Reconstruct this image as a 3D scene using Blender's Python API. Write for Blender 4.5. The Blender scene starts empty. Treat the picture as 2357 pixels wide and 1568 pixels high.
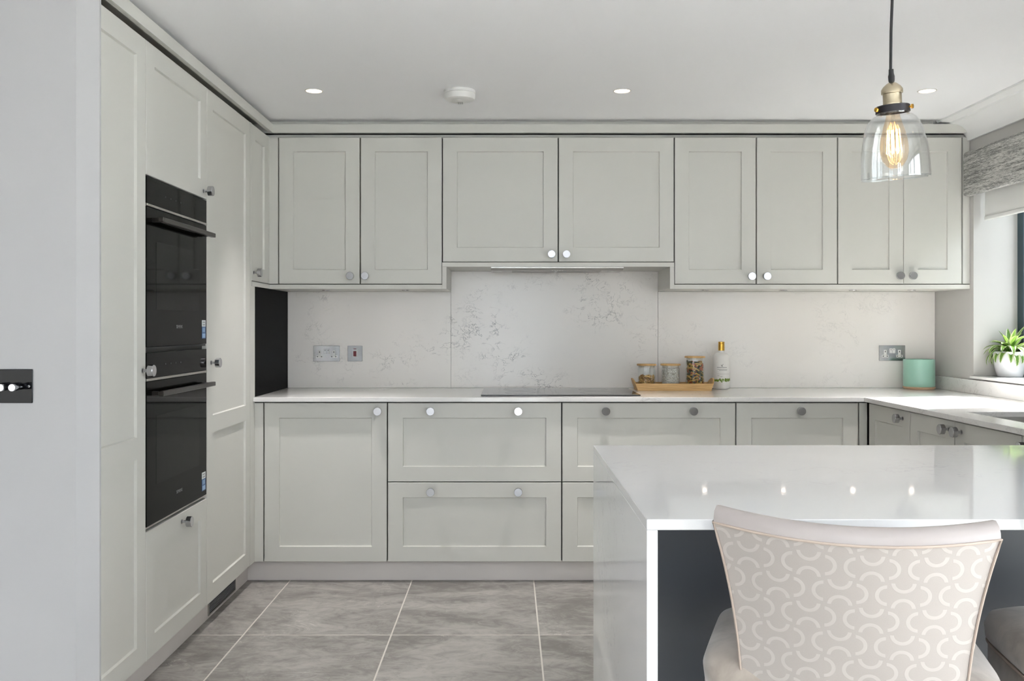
import bpy, bmesh, math, random
from mathutils import Vector, Matrix

random.seed(7)
scene = bpy.context.scene
COL = scene.collection
PI = math.pi

# ------------------------------------------------------------------ camera
cam_data = bpy.data.cameras.new('camera')
cam = bpy.data.objects.new('camera', cam_data)
COL.objects.link(cam)
cam.location = (0.0, 0.0, 1.24)
cam.rotation_euler = (PI / 2, 0, 0)
cam_data.sensor_width = 36.0
cam_data.lens = 36.0 * 2100.0 / 2357.0
cam_data.shift_x = 8.5 / 2357.0
cam_data.shift_y = -32.0 / 2357.0
cam_data.clip_start = 0.02
scene.camera = cam

# ------------------------------------------------------------------ world, sun, daylight
world = bpy.data.worlds.new('world')
scene.world = world
world.use_nodes = True
bg = world.node_tree.nodes['Background']
bg.inputs['Color'].default_value = (0.86, 0.905, 1.0, 1)
bg.inputs['Strength'].default_value = 3.3

sun_data = bpy.data.lights.new('sun', 'SUN')
sun_data.energy = 10.0
sun_data.angle = math.radians(0.55)
sun_data.color = (1.0, 0.97, 0.94)
sun = bpy.data.objects.new('sun', sun_data)
COL.objects.link(sun)
sun.rotation_euler = Vector((-0.686, -0.172, -0.707)).to_track_quat('-Z', 'Y').to_euler()


def portal(name, loc, rot, sx, sy):
    d = bpy.data.lights.new(name, 'AREA')
    d.shape = 'RECTANGLE'
    d.size, d.size_y = sx, sy
    d.cycles.is_portal = True
    o = bpy.data.objects.new(name, d)
    COL.objects.link(o)
    o.location = loc
    o.rotation_euler = rot


portal('daylight_portal_rear', (0, -3.15, 1.07), (PI / 2, 0, 0), 1.15, 2.1)
portal('daylight_portal_side', (2.40, -0.5, 1.07), (PI / 2, 0, PI / 2), 3.7, 2.1)
portal('daylight_portal_roof', (-0.9, -1.6, 2.50), (0, 0, 0), 2.9, 1.9)
portal('daylight_portal_window', (2.58, 4.285, 1.55), (PI / 2, 0, PI / 2), 0.72, 1.1)

scene.view_settings.view_transform = 'Standard'
scene.view_settings.look = 'None'
scene.view_settings.gamma = 1.0
scene.view_settings.use_curve_mapping = False
scene.view_settings.exposure = 1.38
scene.cycles.max_bounces = 8
scene.cycles.diffuse_bounces = 5
scene.cycles.glossy_bounces = 4
scene.cycles.use_adaptive_sampling = True
scene.cycles.adaptive_threshold = 0.15
scene.cycles.adaptive_min_samples = 16
scene.cycles.use_denoising = True
scene.cycles.transparent_max_bounces = 14
scene.cycles.caustics_reflective = False
scene.cycles.caustics_refractive = False
scene.cycles.sample_clamp_indirect = 6.0


# ------------------------------------------------------------------ material helpers
def lin(c):
    return tuple(((v / 255.0) / 12.92 if v / 255.0 <= 0.04045 else ((v / 255.0 + 0.055) / 1.055) ** 2.4) for v in c)


MATS = {}


class NT:
    def __init__(self, name):
        self.m = bpy.data.materials.new(name)
        self.m.use_nodes = True
        self.t = self.m.node_tree
        self.p = self.t.nodes['Principled BSDF']
        self.out = self.t.nodes['Material Output']
        MATS[name] = self.m

    def n(self, typ, props=None, **ins):
        nd = self.t.nodes.new(typ)
        for k, v in (props or {}).items():
            setattr(nd, k, v)
        for k, v in ins.items():
            self.set(nd, k.replace('_', ' '), v)
        return nd

    def set(self, nd, key, v):
        s = nd.inputs[int(key)] if key.isdigit() else nd.inputs[key]
        if isinstance(v, bpy.types.NodeSocket):
            self.t.links.new(v, s)
        elif isinstance(v, bpy.types.Node):
            self.t.links.new(v.outputs[0], s)
        else:
            s.default_value = v

    def math(self, op, a, b=None, clamp=False):
        nd = self.t.nodes.new('ShaderNodeMath')
        nd.operation = op
        nd.use_clamp = clamp
        self.set(nd, '0', a)
        if b is not None:
            self.set(nd, '1', b)
        return nd.outputs[0]

    def mrange(self, v, a, b, c=0.0, d=1.0):
        nd = self.t.nodes.new('ShaderNodeMapRange')
        nd.interpolation_type = 'SMOOTHSTEP'
        self.set(nd, '0', v)
        for i, x in enumerate((a, b, c, d)):
            nd.inputs[i + 1].default_value = x
        return nd.outputs[0]

    def mix(self, f, a, b):
        nd = self.t.nodes.new('ShaderNodeMix')
        nd.data_type = 'RGBA'
        self.set(nd, '0', f)
        self.set(nd, '6', a)
        self.set(nd, '7', b)
        return nd.outputs[2]

    def pos(self):
        return self.t.nodes.new('ShaderNodeNewGeometry').outputs['Position']

    def mapping(self, v, scale=(1, 1, 1), loc=(0, 0, 0), rot=(0, 0, 0)):
        nd = self.t.nodes.new('ShaderNodeMapping')
        self.t.links.new(v, nd.inputs[0])
        nd.inputs['Scale'].default_value = scale
        nd.inputs['Location'].default_value = loc
        nd.inputs['Rotation'].default_value = rot
        return nd.outputs[0]

    def noise(self, v, scale, detail=3, rough=0.5, dist=0.0):
        nd = self.t.nodes.new('ShaderNodeTexNoise')
        self.t.links.new(v, nd.inputs['Vector'])
        nd.inputs['Scale'].default_value = scale
        nd.inputs['Detail'].default_value = detail
        nd.inputs['Roughness'].default_value = rough
        nd.inputs['Distortion'].default_value = dist
        return nd.outputs['Fac']

    def bump(self, h, strength=0.2, dist=0.002):
        nd = self.t.nodes.new('ShaderNodeBump')
        nd.inputs['Strength'].default_value = strength
        nd.inputs['Distance'].default_value = dist
        self.t.links.new(h, nd.inputs['Height'])
        self.t.links.new(nd.outputs[0], self.p.inputs['Normal'])


def rgba(c):
    return (c[0], c[1], c[2], 1.0)


def simple(name, srgb, rough=0.5, metal=0.0, var=0.03, vscale=6.0, spec=0.5, coat=0.0, bump=0.0, bscale=300.0):
    k = NT(name)
    c = lin(srgb)
    pos = k.pos()
    f = k.noise(pos, vscale, 0)
    a = rgba([min(1, v * (1 + var)) for v in c])
    b = rgba([v * (1 - var) for v in c])
    k.set(k.p, 'Base Color', k.mix(f, b, a))
    k.p.inputs['Roughness'].default_value = rough
    k.p.inputs['Metallic'].default_value = metal
    k.p.inputs['Specular IOR Level'].default_value = spec
    if coat:
        k.p.inputs['Coat Weight'].default_value = coat
        k.p.inputs['Coat Roughness'].default_value = 0.05
    if bump:
        k.bump(k.noise(pos, bscale, 2), bump, 0.001)
    return k.m


def emitter(name, srgb, strength):
    k = NT(name)
    k.p.inputs['Base Color'].default_value = rgba(lin(srgb))
    k.p.inputs['Emission Color'].default_value = rgba(lin(srgb))
    k.p.inputs['Emission Strength'].default_value = strength
    return k.m


def thin_glass(name, tint=(1, 1, 1), ior=1.45, rough=0.0, boost=1.0):
    k = NT(name)
    back = k.t.nodes.new('ShaderNodeNewGeometry').outputs['Backfacing']
    fr = k.n('ShaderNodeFresnel', None, IOR=k.math('ADD', ior, k.math('MULTIPLY', back, 1.0 / ior - ior)))
    tr = k.n('ShaderNodeBsdfTransparent', None, Color=rgba(tint))
    gl = k.n('ShaderNodeBsdfGlossy', None, Roughness=rough, Color=(1, 1, 1, 1))
    mx = k.t.nodes.new('ShaderNodeMixShader')
    k.t.links.new(k.math('MULTIPLY', fr.outputs[0], boost, True), mx.inputs[0])
    k.t.links.new(tr.outputs[0], mx.inputs[1])
    k.t.links.new(gl.outputs[0], mx.inputs[2])
    k.t.links.new(mx.outputs[0], k.out.inputs['Surface'])
    return k.m


M_CAB = simple('cabinet_paint', (210, 209, 203), 0.42, var=0.012, bump=0.0)
M_CARC = simple('gap_shaded_carcass', (70, 69, 66), 0.7)  # board darkened: the shade in the door gaps is in its colour
M_PLINTH = simple('plinth_paint', (226, 220, 217), 0.5, var=0.015)
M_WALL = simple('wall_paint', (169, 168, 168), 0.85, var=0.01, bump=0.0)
M_WALL_LIT = simple('wall_paint_lit', (196, 194, 191), 0.85, var=0.01, bump=0.0)  # same paint as the other walls, lightened in place of light here
M_BOUNCEWALL = simple('bounce_wall_paint', (238, 238, 238), 0.85, var=0.01)  # for unseen walls, made brighter to keep bounced light up
M_CEIL = simple('ceiling_paint', (248, 248, 250), 0.8, var=0.008)
M_COVE = simple('coving_plaster', (238, 238, 238), 0.8, var=0.008)
M_CHROME = simple('polished_chrome', (188, 188, 191), 0.17, 1.0, var=0.01)
M_STEEL = simple('brushed_steel', (170, 168, 164), 0.28, 1.0, var=0.04, vscale=40)
M_OVEN = simple('black_oven_glass', (8, 8, 7), 0.05, var=0.03, spec=0.06)
M_OVENWIN = simple('oven_window_glass', (30, 30, 29), 0.05, var=0.03, spec=0.06)
M_OVENHANDLE = simple('dark_handle_metal', (58, 54, 50), 0.3, 0.6)
M_OVENSTRIP = simple('oven_steel_strip', (178, 174, 168), 0.3, 0.85)
M_BLACK = simple('matt_black', (18, 18, 18), 0.5)
M_BLACKPANEL = simple('black_side_panel', (5, 5, 5), 0.55, spec=0.05)
M_HOB = simple('hob_glass', (16, 16, 16), 0.08, spec=0.6)
M_WHITEPL = simple('white_plastic', (232, 231, 228), 0.35)
M_GREYTXT = simple('grey_print', (128, 128, 128), 0.5)
M_DARKTXT = simple('dark_print', (60, 60, 60), 0.5)
M_BLUE = simple('blue_print', (62, 98, 150), 0.4)
M_PALEBLUE = simple('pale_blue_print', (150, 182, 215), 0.4)
M_WHITEPR = simple('white_print', (225, 228, 230), 0.45)
M_RED = simple('red_plastic', (110, 22, 34), 0.3)
M_BRASS = simple('aged_brass', (186, 174, 150), 0.26, 1.0, var=0.08, vscale=30)
M_GOLD = simple('gold_brass', (214, 168, 78), 0.25, 1.0)
M_GRAPH = simple('graphite_collar', (44, 42, 46), 0.4, 0.5)
M_CORD = simple('black_cord', (34, 34, 36), 0.8)
M_DARKPANEL = simple('charcoal_panel', (78, 80, 85), 0.42, var=0.02)
M_TEAL = simple('mint_glass', (158, 202, 184), 0.3, var=0.03, vscale=14)
M_CORK = simple('pale_cork', (204, 172, 142), 0.8, var=0.1, vscale=120)
M_POT = simple('white_ceramic', (214, 214, 217), 0.25, var=0.01)
M_SOIL = simple('dark_soil', (50, 40, 32), 0.95, var=0.3, vscale=120)
M_GROUT = simple('pale_grout', (208, 203, 195), 0.9)
M_FRAME = simple('window_frame_paint', (46, 66, 74), 0.4)
M_ROLLER = simple('white_roller_cloth', (234, 234, 232), 0.8, bump=0.1, bscale=900)
M_BOTTLE = simple('white_bottle', (236, 234, 230), 0.35)
M_GREENLEAF = simple('green_print', (120, 148, 52), 0.5, var=0.25, vscale=160)
M_LEGWOOD = simple('dark_leg_wood', (54, 42, 36), 0.4, var=0.15, vscale=40)
M_BOUNCE_GROUND = simple('bounce_patio_stone', (226, 224, 220), 0.9, var=0.1, vscale=5)  # unseen paving, made pale to bounce sunlight up to the ceiling
M_SATIN = simple('satin_band_fabric', (167, 159, 156), 0.33, var=0.02)
M_PIPING = simple('fabric_piping', (176, 160, 148), 0.5)
M_GLASS = thin_glass('window_pane_glass', (0.96, 0.98, 0.97))
M_JARGLASS = thin_glass('jar_glass', (0.96, 0.97, 0.97), boost=1.3)
M_SHADEGLASS = thin_glass('clear_shade_glass', (0.965, 0.97, 0.97), boost=1.6)
M_BULBGLASS = thin_glass('amber_bulb_glass', (1.0, 0.88, 0.72), boost=1.2)
M_FILAMENT = emitter('glowing_filament', (255, 196, 120), 22.0)
M_DOWN = emitter('downlight_lens', (255, 226, 190), 3.2)
M_LED = emitter('cabinet_led_lens', (255, 236, 218), 10.0)


def make_quartz(name, base, veincol, vstr, sc, rough, bias=None):
    k = NT(name)
    pos = k.pos()
    wob = k.noise(pos, 3.0 * sc, 4, 0.6)
    wv = k.n('ShaderNodeVectorMath', {'operation': 'SCALE'})
    off = k.n('ShaderNodeCombineXYZ', None, X=wob, Y=wob, Z=wob)
    k.t.links.new(off.outputs[0], wv.inputs[0])
    wv.inputs['Scale'].default_value = 0.16
    ad = k.n('ShaderNodeVectorMath', {'operation': 'ADD'})
    k.t.links.new(pos, ad.inputs[0])
    k.t.links.new(wv.outputs[0], ad.inputs[1])
    stretched = k.mapping(ad.outputs[0], (1, 1, 1.35), rot=(0, math.radians(-28), 0))
    n1 = k.noise(stretched, 4.2 * sc, 5, 0.62, 0.4)
    v1 = k.mrange(k.math('ABSOLUTE', k.math('SUBTRACT', n1, 0.5)), 0.0, 0.009, 1.0, 0.0)
    n2 = k.noise(stretched, 11.0 * sc, 4, 0.6, 0.8)
    v2 = k.mrange(k.math('ABSOLUTE', k.math('SUBTRACT', n2, 0.5)), 0.0, 0.018, 0.8, 0.0)
    lo = k.noise(k.mapping(pos, loc=(3.1, 0.7, 1.9)), 2.1 * sc, 3, 0.6)
    mk = k.mrange(lo, 0.44, 0.62)
    br = k.mrange(k.noise(pos, 13.0 * sc, 2), 0.36, 0.60)
    vein = k.math('MULTIPLY', k.math('MULTIPLY', k.math('MAXIMUM', v1, v2), mk), br)
    if bias:
        sep = k.n('ShaderNodeSeparateXYZ')
        k.t.links.new(pos, sep.inputs[0])
        vein = k.math('MULTIPLY', vein, k.mrange(sep.outputs[0], bias[0], bias[1], 1.0, 0.25))
    cloud = k.mrange(k.noise(pos, 1.6 * sc, 3, 0.6), 0.35, 0.7)
    b = lin(base)
    basec = k.mix(cloud, rgba([v * 0.975 for v in b]), rgba(b))
    k.set(k.p, 'Base Color', k.mix(k.math('MULTIPLY', vein, vstr), basec, rgba(lin(veincol))))
    k.p.inputs['Roughness'].default_value = rough
    return k.m


M_SPLASH = make_quartz('marbled_quartz', (240, 236, 232), (128, 127, 128), 0.75, 1.0, 0.2, (0.2, 1.1))
M_TOP = make_quartz('white_quartz', (230, 228, 226), (176, 172, 170), 0.5, 0.8, 0.12)
M_ISLAND = make_quartz('island_quartz', (216, 216, 217), (176, 176, 180), 0.45, 0.7, 0.05)


def make_tile():
    k = NT('grey_stone_tile')
    pos = k.pos()
    rnd = k.n('ShaderNodeObjectInfo').outputs['Random']
    off = k.n('ShaderNodeCombineXYZ', None, X=k.math('MULTIPLY', rnd, 17.0), Y=k.math('MULTIPLY', rnd, 9.0), Z=rnd)
    ad = k.n('ShaderNodeVectorMath', {'operation': 'ADD'})
    k.t.links.new(pos, ad.inputs[0])
    k.t.links.new(off.outputs[0], ad.inputs[1])
    v = k.mapping(ad.outputs[0], (0.8, 1.3, 1), rot=(0, 0, 0.35))
    big = k.noise(v, 2.2, 6, 0.65, 1.2)
    fine = k.noise(v, 11.0, 8, 0.72, 1.6)
    mixf = k.math('ADD', k.math('MULTIPLY', big, 0.55), k.math('MULTIPLY', fine, 0.45))
    base = k.mix(k.mrange(mixf, 0.36, 0.64), rgba(lin((118, 114, 110))), rgba(lin((172, 168, 163))))
    crack = k.mrange(k.math('ABSOLUTE', k.math('SUBTRACT', k.noise(v, 2.6, 6, 0.68, 1.0), 0.5)), 0.0, 0.008, 1.0, 0.0)
    msk = k.mrange(k.noise(ad.outputs[0], 3.5, 2), 0.52, 0.66)
    base = k.mix(k.math('MULTIPLY', k.math('MULTIPLY', crack, msk), 0.55), base, rgba(lin((112, 107, 102))))
    c2 = k.mrange(k.math('ABSOLUTE', k.math('SUBTRACT', k.noise(v, 3.7, 5, 0.7, 0.6), 0.47)), 0.0, 0.008, 1.0, 0.0)
    m2 = k.mrange(k.noise(ad.outputs[0], 4.1, 2), 0.55, 0.68)
    base = k.mix(k.math('MULTIPLY', k.math('MULTIPLY', c2, m2), 0.6), base, rgba(lin((214, 210, 204))))
    k.set(k.p, 'Base Color', base)
    k.p.inputs['Roughness'].default_value = 0.42
    k.bump(fine, 0.12, 0.002)
    return k.m


M_TILE = make_tile()


def make_bamboo():
    k = NT('bamboo_wood')
    v = k.mapping(k.pos(), (3, 30, 60))
    f = k.noise(v, 3.0, 4, 0.6, 0.3)
    k.set(k.p, 'Base Color', k.mix(k.mrange(f, 0.3, 0.7), rgba(lin((196, 152, 92))), rgba(lin((226, 186, 126)))))
    k.p.inputs['Roughness'].default_value = 0.45
    return k.m


M_BAMBOO = make_bamboo()


def make_tweed():
    k = NT('grey_tweed')
    pos = k.pos()
    a = k.noise(k.mapping(pos, (1, 0.10, 1.6)), 420.0, 2, 0.6)
    b = k.noise(k.mapping(pos, (1, 1, 1)), 420.0, 2, 0.6)
    c = k.noise(k.mapping(pos, (1, 0.05, 1)), 90.0, 2, 0.5)
    f = k.math('ADD', k.math('MULTIPLY', a, 0.5), k.math('ADD', k.math('MULTIPLY', b, 0.2), k.math('MULTIPLY', c, 0.3)))
    f = k.mrange(f, 0.40, 0.60)
    k.set(k.p, 'Base Color', k.mix(f, rgba(lin((112, 112, 110))), rgba(lin((214, 213, 209)))))
    k.p.inputs['Roughness'].default_value = 0.95
    k.bump(f, 0.5, 0.003)
    return k.m


M_TWEED = make_tweed()


def make_chair_fabric():
    k = NT('horseshoe_fabric')
    uv = k.n('ShaderNodeUVMap').outputs[0]
    sep = k.n('ShaderNodeSeparateXYZ')
    k.t.links.new(uv, sep.inputs[0])
    u = k.math('DIVIDE', sep.outputs[0], 0.0502)
    v = k.math('DIVIDE', sep.outputs[1], 0.0450)
    iu, iv = k.math('FLOOR', u), k.math('FLOOR', v)
    fu = k.math('SUBTRACT', k.math('SUBTRACT', u, iu), 0.5)
    fv = k.math('SUBTRACT', k.math('SUBTRACT', v, iv), 0.5)
    par = k.math('FLOORED_MODULO', k.math('ADD', iu, iv), 2.0)
    inv = k.math('SUBTRACT', 1.0, par)
    a = k.math('ADD', k.math('MULTIPLY', fu, inv), k.math('MULTIPLY', fv, par))
    b = k.math('ADD', k.math('MULTIPLY', fv, inv), k.math('MULTIPLY', fu, par))
    da = k.math('SUBTRACT', 0.5, k.math('ABSOLUTE', a))
    d = k.math('SQRT', k.math('ADD', k.math('MULTIPLY', da, da), k.math('MULTIPLY', b, b)))
    band = k.mrange(k.math('ABSOLUTE', k.math('SUBTRACT', d, 0.335)), 0.054, 0.072, 1.0, 0.0)
    gap = k.mrange(da, 0.015, 0.03)
    pat = k.math('MULTIPLY', band, gap)
    weave = k.noise(k.mapping(uv, (900, 900, 1)), 1.0, 2)
    ground = k.mix(weave, rgba(lin((162, 154, 148))), rgba(lin((172, 164, 158))))
    k.set(k.p, 'Base Color', k.mix(pat, ground, rgba(lin((180, 174, 168)))))
    k.set(k.p, 'Roughness', k.mrange(pat, 0, 1, 0.6, 0.42))
    k.p.inputs['Sheen Weight'].default_value = 0.25
    k.bump(k.math('ADD', pat, k.math('MULTIPLY', weave, 0.3)), 0.25, 0.0006)
    return k.m


M_CHAIRFAB = make_chair_fabric()


def make_velvet():
    k = NT('taupe_velvet')
    f = k.noise(k.pos(), 14.0, 4, 0.6, 0.4)
    k.set(k.p, 'Base Color', k.mix(k.mrange(f, 0.3, 0.7), rgba(lin((138, 127, 117))), rgba(lin((166, 155, 145)))))
    k.p.inputs['Roughness'].default_value = 0.7
    k.p.inputs['Sheen Weight'].default_value = 0.5
    return k.m


M_VELVET = make_velvet()


def make_leaf():
    k = NT('striped_leaf')
    uv = k.n('ShaderNodeUVMap').outputs[0]
    sep = k.n('ShaderNodeSeparateXYZ')
    k.t.links.new(uv, sep.inputs[0])
    d = k.math('ABSOLUTE', k.math('SUBTRACT', sep.outputs[0], 0.5))
    f = k.mrange(d, 0.24, 0.30)
    g = k.mrange(d, 0.0, 0.10, 1.0, 0.0)
    green = k.mix(g, rgba(lin((78, 124, 40))), rgba(lin((120, 160, 66))))
    k.set(k.p, 'Base Color', k.mix(f, green, rgba(lin((214, 218, 182)))))
    k.p.inputs['Roughness'].default_value = 0.4
    tr = k.n('ShaderNodeBsdfTranslucent', None, Color=rgba(lin((140, 170, 80))))
    mx = k.t.nodes.new('ShaderNodeMixShader')
    mx.inputs[0].default_value = 0.25
    k.t.links.new(k.p.outputs[0], mx.inputs[1])
    k.t.links.new(tr.outputs[0], mx.inputs[2])
    k.t.links.new(mx.outputs[0], k.out.inputs['Surface'])
    return k.m


M_LEAF = make_leaf()


def make_grain(name, stops, interp):
    k = NT(name)
    rnd = k.n('ShaderNodeAttribute', {'attribute_name': 'tone'}).outputs['Fac']
    cr = k.n('ShaderNodeValToRGB')
    k.t.links.new(rnd, cr.inputs[0])
    e = cr.color_ramp
    e.interpolation = interp
    for i, (p, c) in enumerate(stops):
        el = e.elements[i] if i < 2 else e.elements.new(p)
        el.position, el.color = p, rgba(lin(c))
    k.t.links.new(cr.outputs[0], k.p.inputs['Base Color'])
    k.p.inputs['Roughness'].default_value = 0.5
    return k.m


M_MACARONI = make_grain('dry_macaroni', [(0.0, (150, 106, 56)), (1.0, (244, 200, 122))], 'LINEAR')
M_RICE = make_grain('white_rice', [(0.0, (206, 198, 184)), (0.35, (232, 227, 216)), (1.0, (246, 243, 236))], 'LINEAR')
M_PASTA = make_grain('tricolour_pasta', [(0.0, (52, 44, 26)), (0.05, (206, 162, 80)), (0.42, (74, 74, 38)), (0.76, (180, 88, 46))], 'CONSTANT')

# ------------------------------------------------------------------ geometry helpers
WLOC = {}


def finish(bm, name, mat, parent=None, local=False, smooth=None, uv=False):
    """bm holds world coordinates (or the parent's own coordinates when local); origin goes to the base centre."""
    bmesh.ops.recalc_face_normals(bm, faces=bm.faces)
    me = bpy.data.meshes.new(name)
    xs = [v.co for v in bm.verts]
    lo = Vector((min(c.x for c in xs), min(c.y for c in xs), min(c.z for c in xs)))
    hi = Vector((max(c.x for c in xs), max(c.y for c in xs), max(c.z for c in xs)))
    org = Vector(((lo.x + hi.x) / 2, (lo.y + hi.y) / 2, lo.z))
    bmesh.ops.translate(bm, verts=bm.verts, vec=-org)
    bm.to_mesh(me)
    bm.free()
    if isinstance(mat, (list, tuple)):
        for m in mat:
            me.materials.append(m)
    else:
        me.materials.append(mat)
    if smooth is not None:
        for p in me.polygons:
            p.use_smooth = True
        me.set_sharp_from_angle(angle=math.radians(smooth))
    o = bpy.data.objects.new(name, me)
    COL.objects.link(o)
    pw = Vector((0, 0, 0))
    if parent is not None:
        o.parent = parent
        pw = Vector((0, 0, 0)) if local and not parent.get('_l') else WLOC[parent.name]
    o.location = org - pw
    WLOC[o.name] = org
    return o


def thing(name, label, cat, loc=(0, 0, 0), group=None, rotz=0.0):
    o = bpy.data.objects.new(name, None)
    COL.objects.link(o)
    o.empty_display_size = 0.1
    o.location = loc
    o.rotation_euler = (0, 0, rotz)
    tag(o, label, cat, group)
    WLOC[o.name] = Vector(loc)
    return o


def tag(o, label, cat, group=None):
    o['label'] = label
    o['category'] = cat
    if group:
        o['group'] = group
    return o


def struct(o):
    o['kind'] = 'structure'
    return o


def share(src, name, parent, wloc, rot=None):
    o = bpy.data.objects.new(name, src)
    COL.objects.link(o)
    o.parent = parent
    o.location = Vector(wloc) - (WLOC[parent.name] if parent else Vector((0, 0, 0)))
    if rot is not None:
        o.rotation_euler = rot
    WLOC[o.name] = Vector(wloc)
    return o


def bx(bm, x0, x1, y0, y1, z0, z1, bev=0.0, seg=1):
    t = bmesh.new() if bev else bm
    vs = [t.verts.new((x, y, z)) for x in (x0, x1) for y in (y0, y1) for z in (z0, z1)]
    for f in ((0, 1, 3, 2), (4, 6, 7, 5), (0, 4, 5, 1), (2, 3, 7, 6), (0, 2, 6, 4), (1, 5, 7, 3)):
        t.faces.new([vs[i] for i in f])
    if bev:
        bmesh.ops.recalc_face_normals(t, faces=t.faces)
        bmesh.ops.bevel(t, geom=list(t.edges), offset=bev, segments=seg, profile=0.5, affect='EDGES')
        merge(bm, t)
    return bm


def merge(dst, src, mat=None):
    mp = {}
    for v in src.verts:
        mp[v] = dst.verts.new(mat @ v.co if mat else v.co)
    for f in src.faces:
        try:
            dst.faces.new([mp[v] for v in f.verts])
        except ValueError:
            pass
    src.free()


def box(name, x0, x1, y0, y1, z0, z1, mat, parent=None, bev=0.0, seg=1, local=False, smooth=None):
    bm = bmesh.new()
    bx(bm, min(x0, x1), max(x0, x1), min(y0, y1), max(y0, y1), min(z0, z1), max(z0, z1), bev, seg)
    return finish(bm, name, mat, parent, local, smooth)


def lathe(bm, prof, seg=32, cx=0, cy=0, closed=False, mat=None):
    rings = []
    for r, z in prof:
        if r < 1e-6:
            rings.append([bm.verts.new((cx, cy, z))])
        else:
            rings.append([bm.verts.new((cx + r * math.cos(2 * PI * i / seg), cy + r * math.sin(2 * PI * i / seg), z)) for i in range(seg)])
    for a, b in zip(rings, rings[1:]):
        for i in range(seg):
            j = (i + 1) % seg
            if len(a) == 1 and len(b) == 1:
                continue
            if len(a) == 1:
                bm.faces.new((a[0], b[j], b[i]))
            elif len(b) == 1:
                bm.faces.new((a[i], a[j], b[0]))
            else:
                bm.faces.new((a[i], a[j], b[j], b[i]))
    if mat is not None:
        for ring in rings:
            for v in ring:
                v.co = mat @ v.co
    return bm


def tube(bm, pts, r, seg=8, caps=True):
    pts = [Vector(p) for p in pts]
    rings = []
    for i, p in enumerate(pts):
        d = (pts[min(i + 1, len(pts) - 1)] - pts[max(i - 1, 0)]).normalized()
        up = Vector((0, 0, 1)) if abs(d.z) < 0.95 else Vector((1, 0, 0))
        a = d.cross(up).normalized()
        b = d.cross(a).normalized()
        rr = r[i] if isinstance(r, (list, tuple)) else r
        rings.append([bm.verts.new(p + rr * (a * math.cos(2 * PI * k / seg) + b * math.sin(2 * PI * k / seg))) for k in range(seg)])
    for p, q in zip(rings, rings[1:]):
        for k in range(seg):
            j = (k + 1) % seg
            bm.faces.new((p[k], p[j], q[j], q[k]))
    if caps:
        bm.faces.new(rings[0])
        bm.faces.new(rings[-1])
    return bm


def prism(bm, poly, axis, a0, a1):
    """poly: list of 2D points; axis 'x' -> (y,z), 'y' -> (x,z), 'z' -> (x,y)."""
    def pt(p, a):
        return {'x': (a, p[0], p[1]), 'y': (p[0], a, p[1]), 'z': (p[0], p[1], a)}[axis]
    A = [bm.verts.new(pt(p, a0)) for p in poly]
    B = [bm.verts.new(pt(p, a1)) for p in poly]
    bm.faces.new(A)
    bm.faces.new(B)
    n = len(poly)
    for i in range(n):
        bm.faces.new((A[i], A[(i + 1) % n], B[(i + 1) % n], B[i]))
    return bm


# planes that fronts lie on: (u along the run, v up, w out of the front)
def plane(kind, base):
    if kind == 'back':
        return lambda u, v, w: Vector((u, base - w, v))
    if kind == 'left':
        return lambda u, v, w: Vector((base + w, u, v))
    return lambda u, v, w: Vector((base - w, u, v))


ROT = {'back': (PI / 2, 0, 0), 'left': (0, PI / 2, 0), 'right': (0, -PI / 2, 0)}


def pbox(name, P, u0, u1, v0, v1, w0, w1, mat, parent=None, bev=0.0, seg=1):
    a, b = P(u0, v0, w0), P(u1, v1, w1)
    return box(name, a.x, b.x, a.y, b.y, a.z, b.z, mat, parent, bev, seg)


def shaker(name, P, u0, u1, v0, v1, mat, parent, panels=None, stile=0.072, recess=0.009, t=0.021):
    """door or drawer front with recessed panel(s); panels = list of (v0, v1) of the recesses"""
    bm = bmesh.new()
    c = 0.0018
    if panels is None:
        panels = [(v0 + stile, v1 - stile)]
    us = [u0 + c, u0 + stile, u1 - stile, u1 - c]
    vs = [v0 + c]
    kinds = []
    for a, b in panels:
        vs += [a, b]
    vs.append(v1 - c)
    def q(pts):
        bm.faces.new([bm.verts.new(P(*p)) for p in pts])
    rs = 0.003
    for i in range(len(us) - 1):
        for j in range(len(vs) - 1):
            ua, ub, va, vb = us[i], us[i + 1], vs[j], vs[j + 1]
            if i == 1 and j % 2 == 1:
                ia, ib, ja, jb = ua + rs, ub - rs, va + rs, vb - rs
                q([(ia, ja, -recess), (ib, ja, -recess), (ib, jb, -recess), (ia, jb, -recess)])
                q([(ua, va, 0), (ub, va, 0), (ib, ja, -recess), (ia, ja, -recess)])
                q([(ua, vb, 0), (ub, vb, 0), (ib, jb, -recess), (ia, jb, -recess)])
                q([(ua, va, 0), (ua, vb, 0), (ia, jb, -recess), (ia, ja, -recess)])
                q([(ub, va, 0), (ub, vb, 0), (ib, jb, -recess), (ib, ja, -recess)])
            else:
                q([(ua, va, 0), (ub, va, 0), (ub, vb, 0), (ua, vb, 0)])
    o = [(u0, v0), (u1, v0), (u1, v1), (u0, v1)]
    n = [(u0 + c, v0 + c), (u1 - c, v0 + c), (u1 - c, v1 - c), (u0 + c, v1 - c)]
    for i in range(4):
        j = (i + 1) % 4
        q([(*o[i], -c), (*o[j], -c), (*n[j], 0), (*n[i], 0)])
        q([(*o[i], -t), (*o[j], -t), (*o[j], -c), (*o[i], -c)])
    q([(*p, -t) for p in o])
    bmesh.ops.remove_doubles(bm, verts=bm.verts, dist=1e-5)
    return finish(bm, name, mat, parent)


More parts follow.
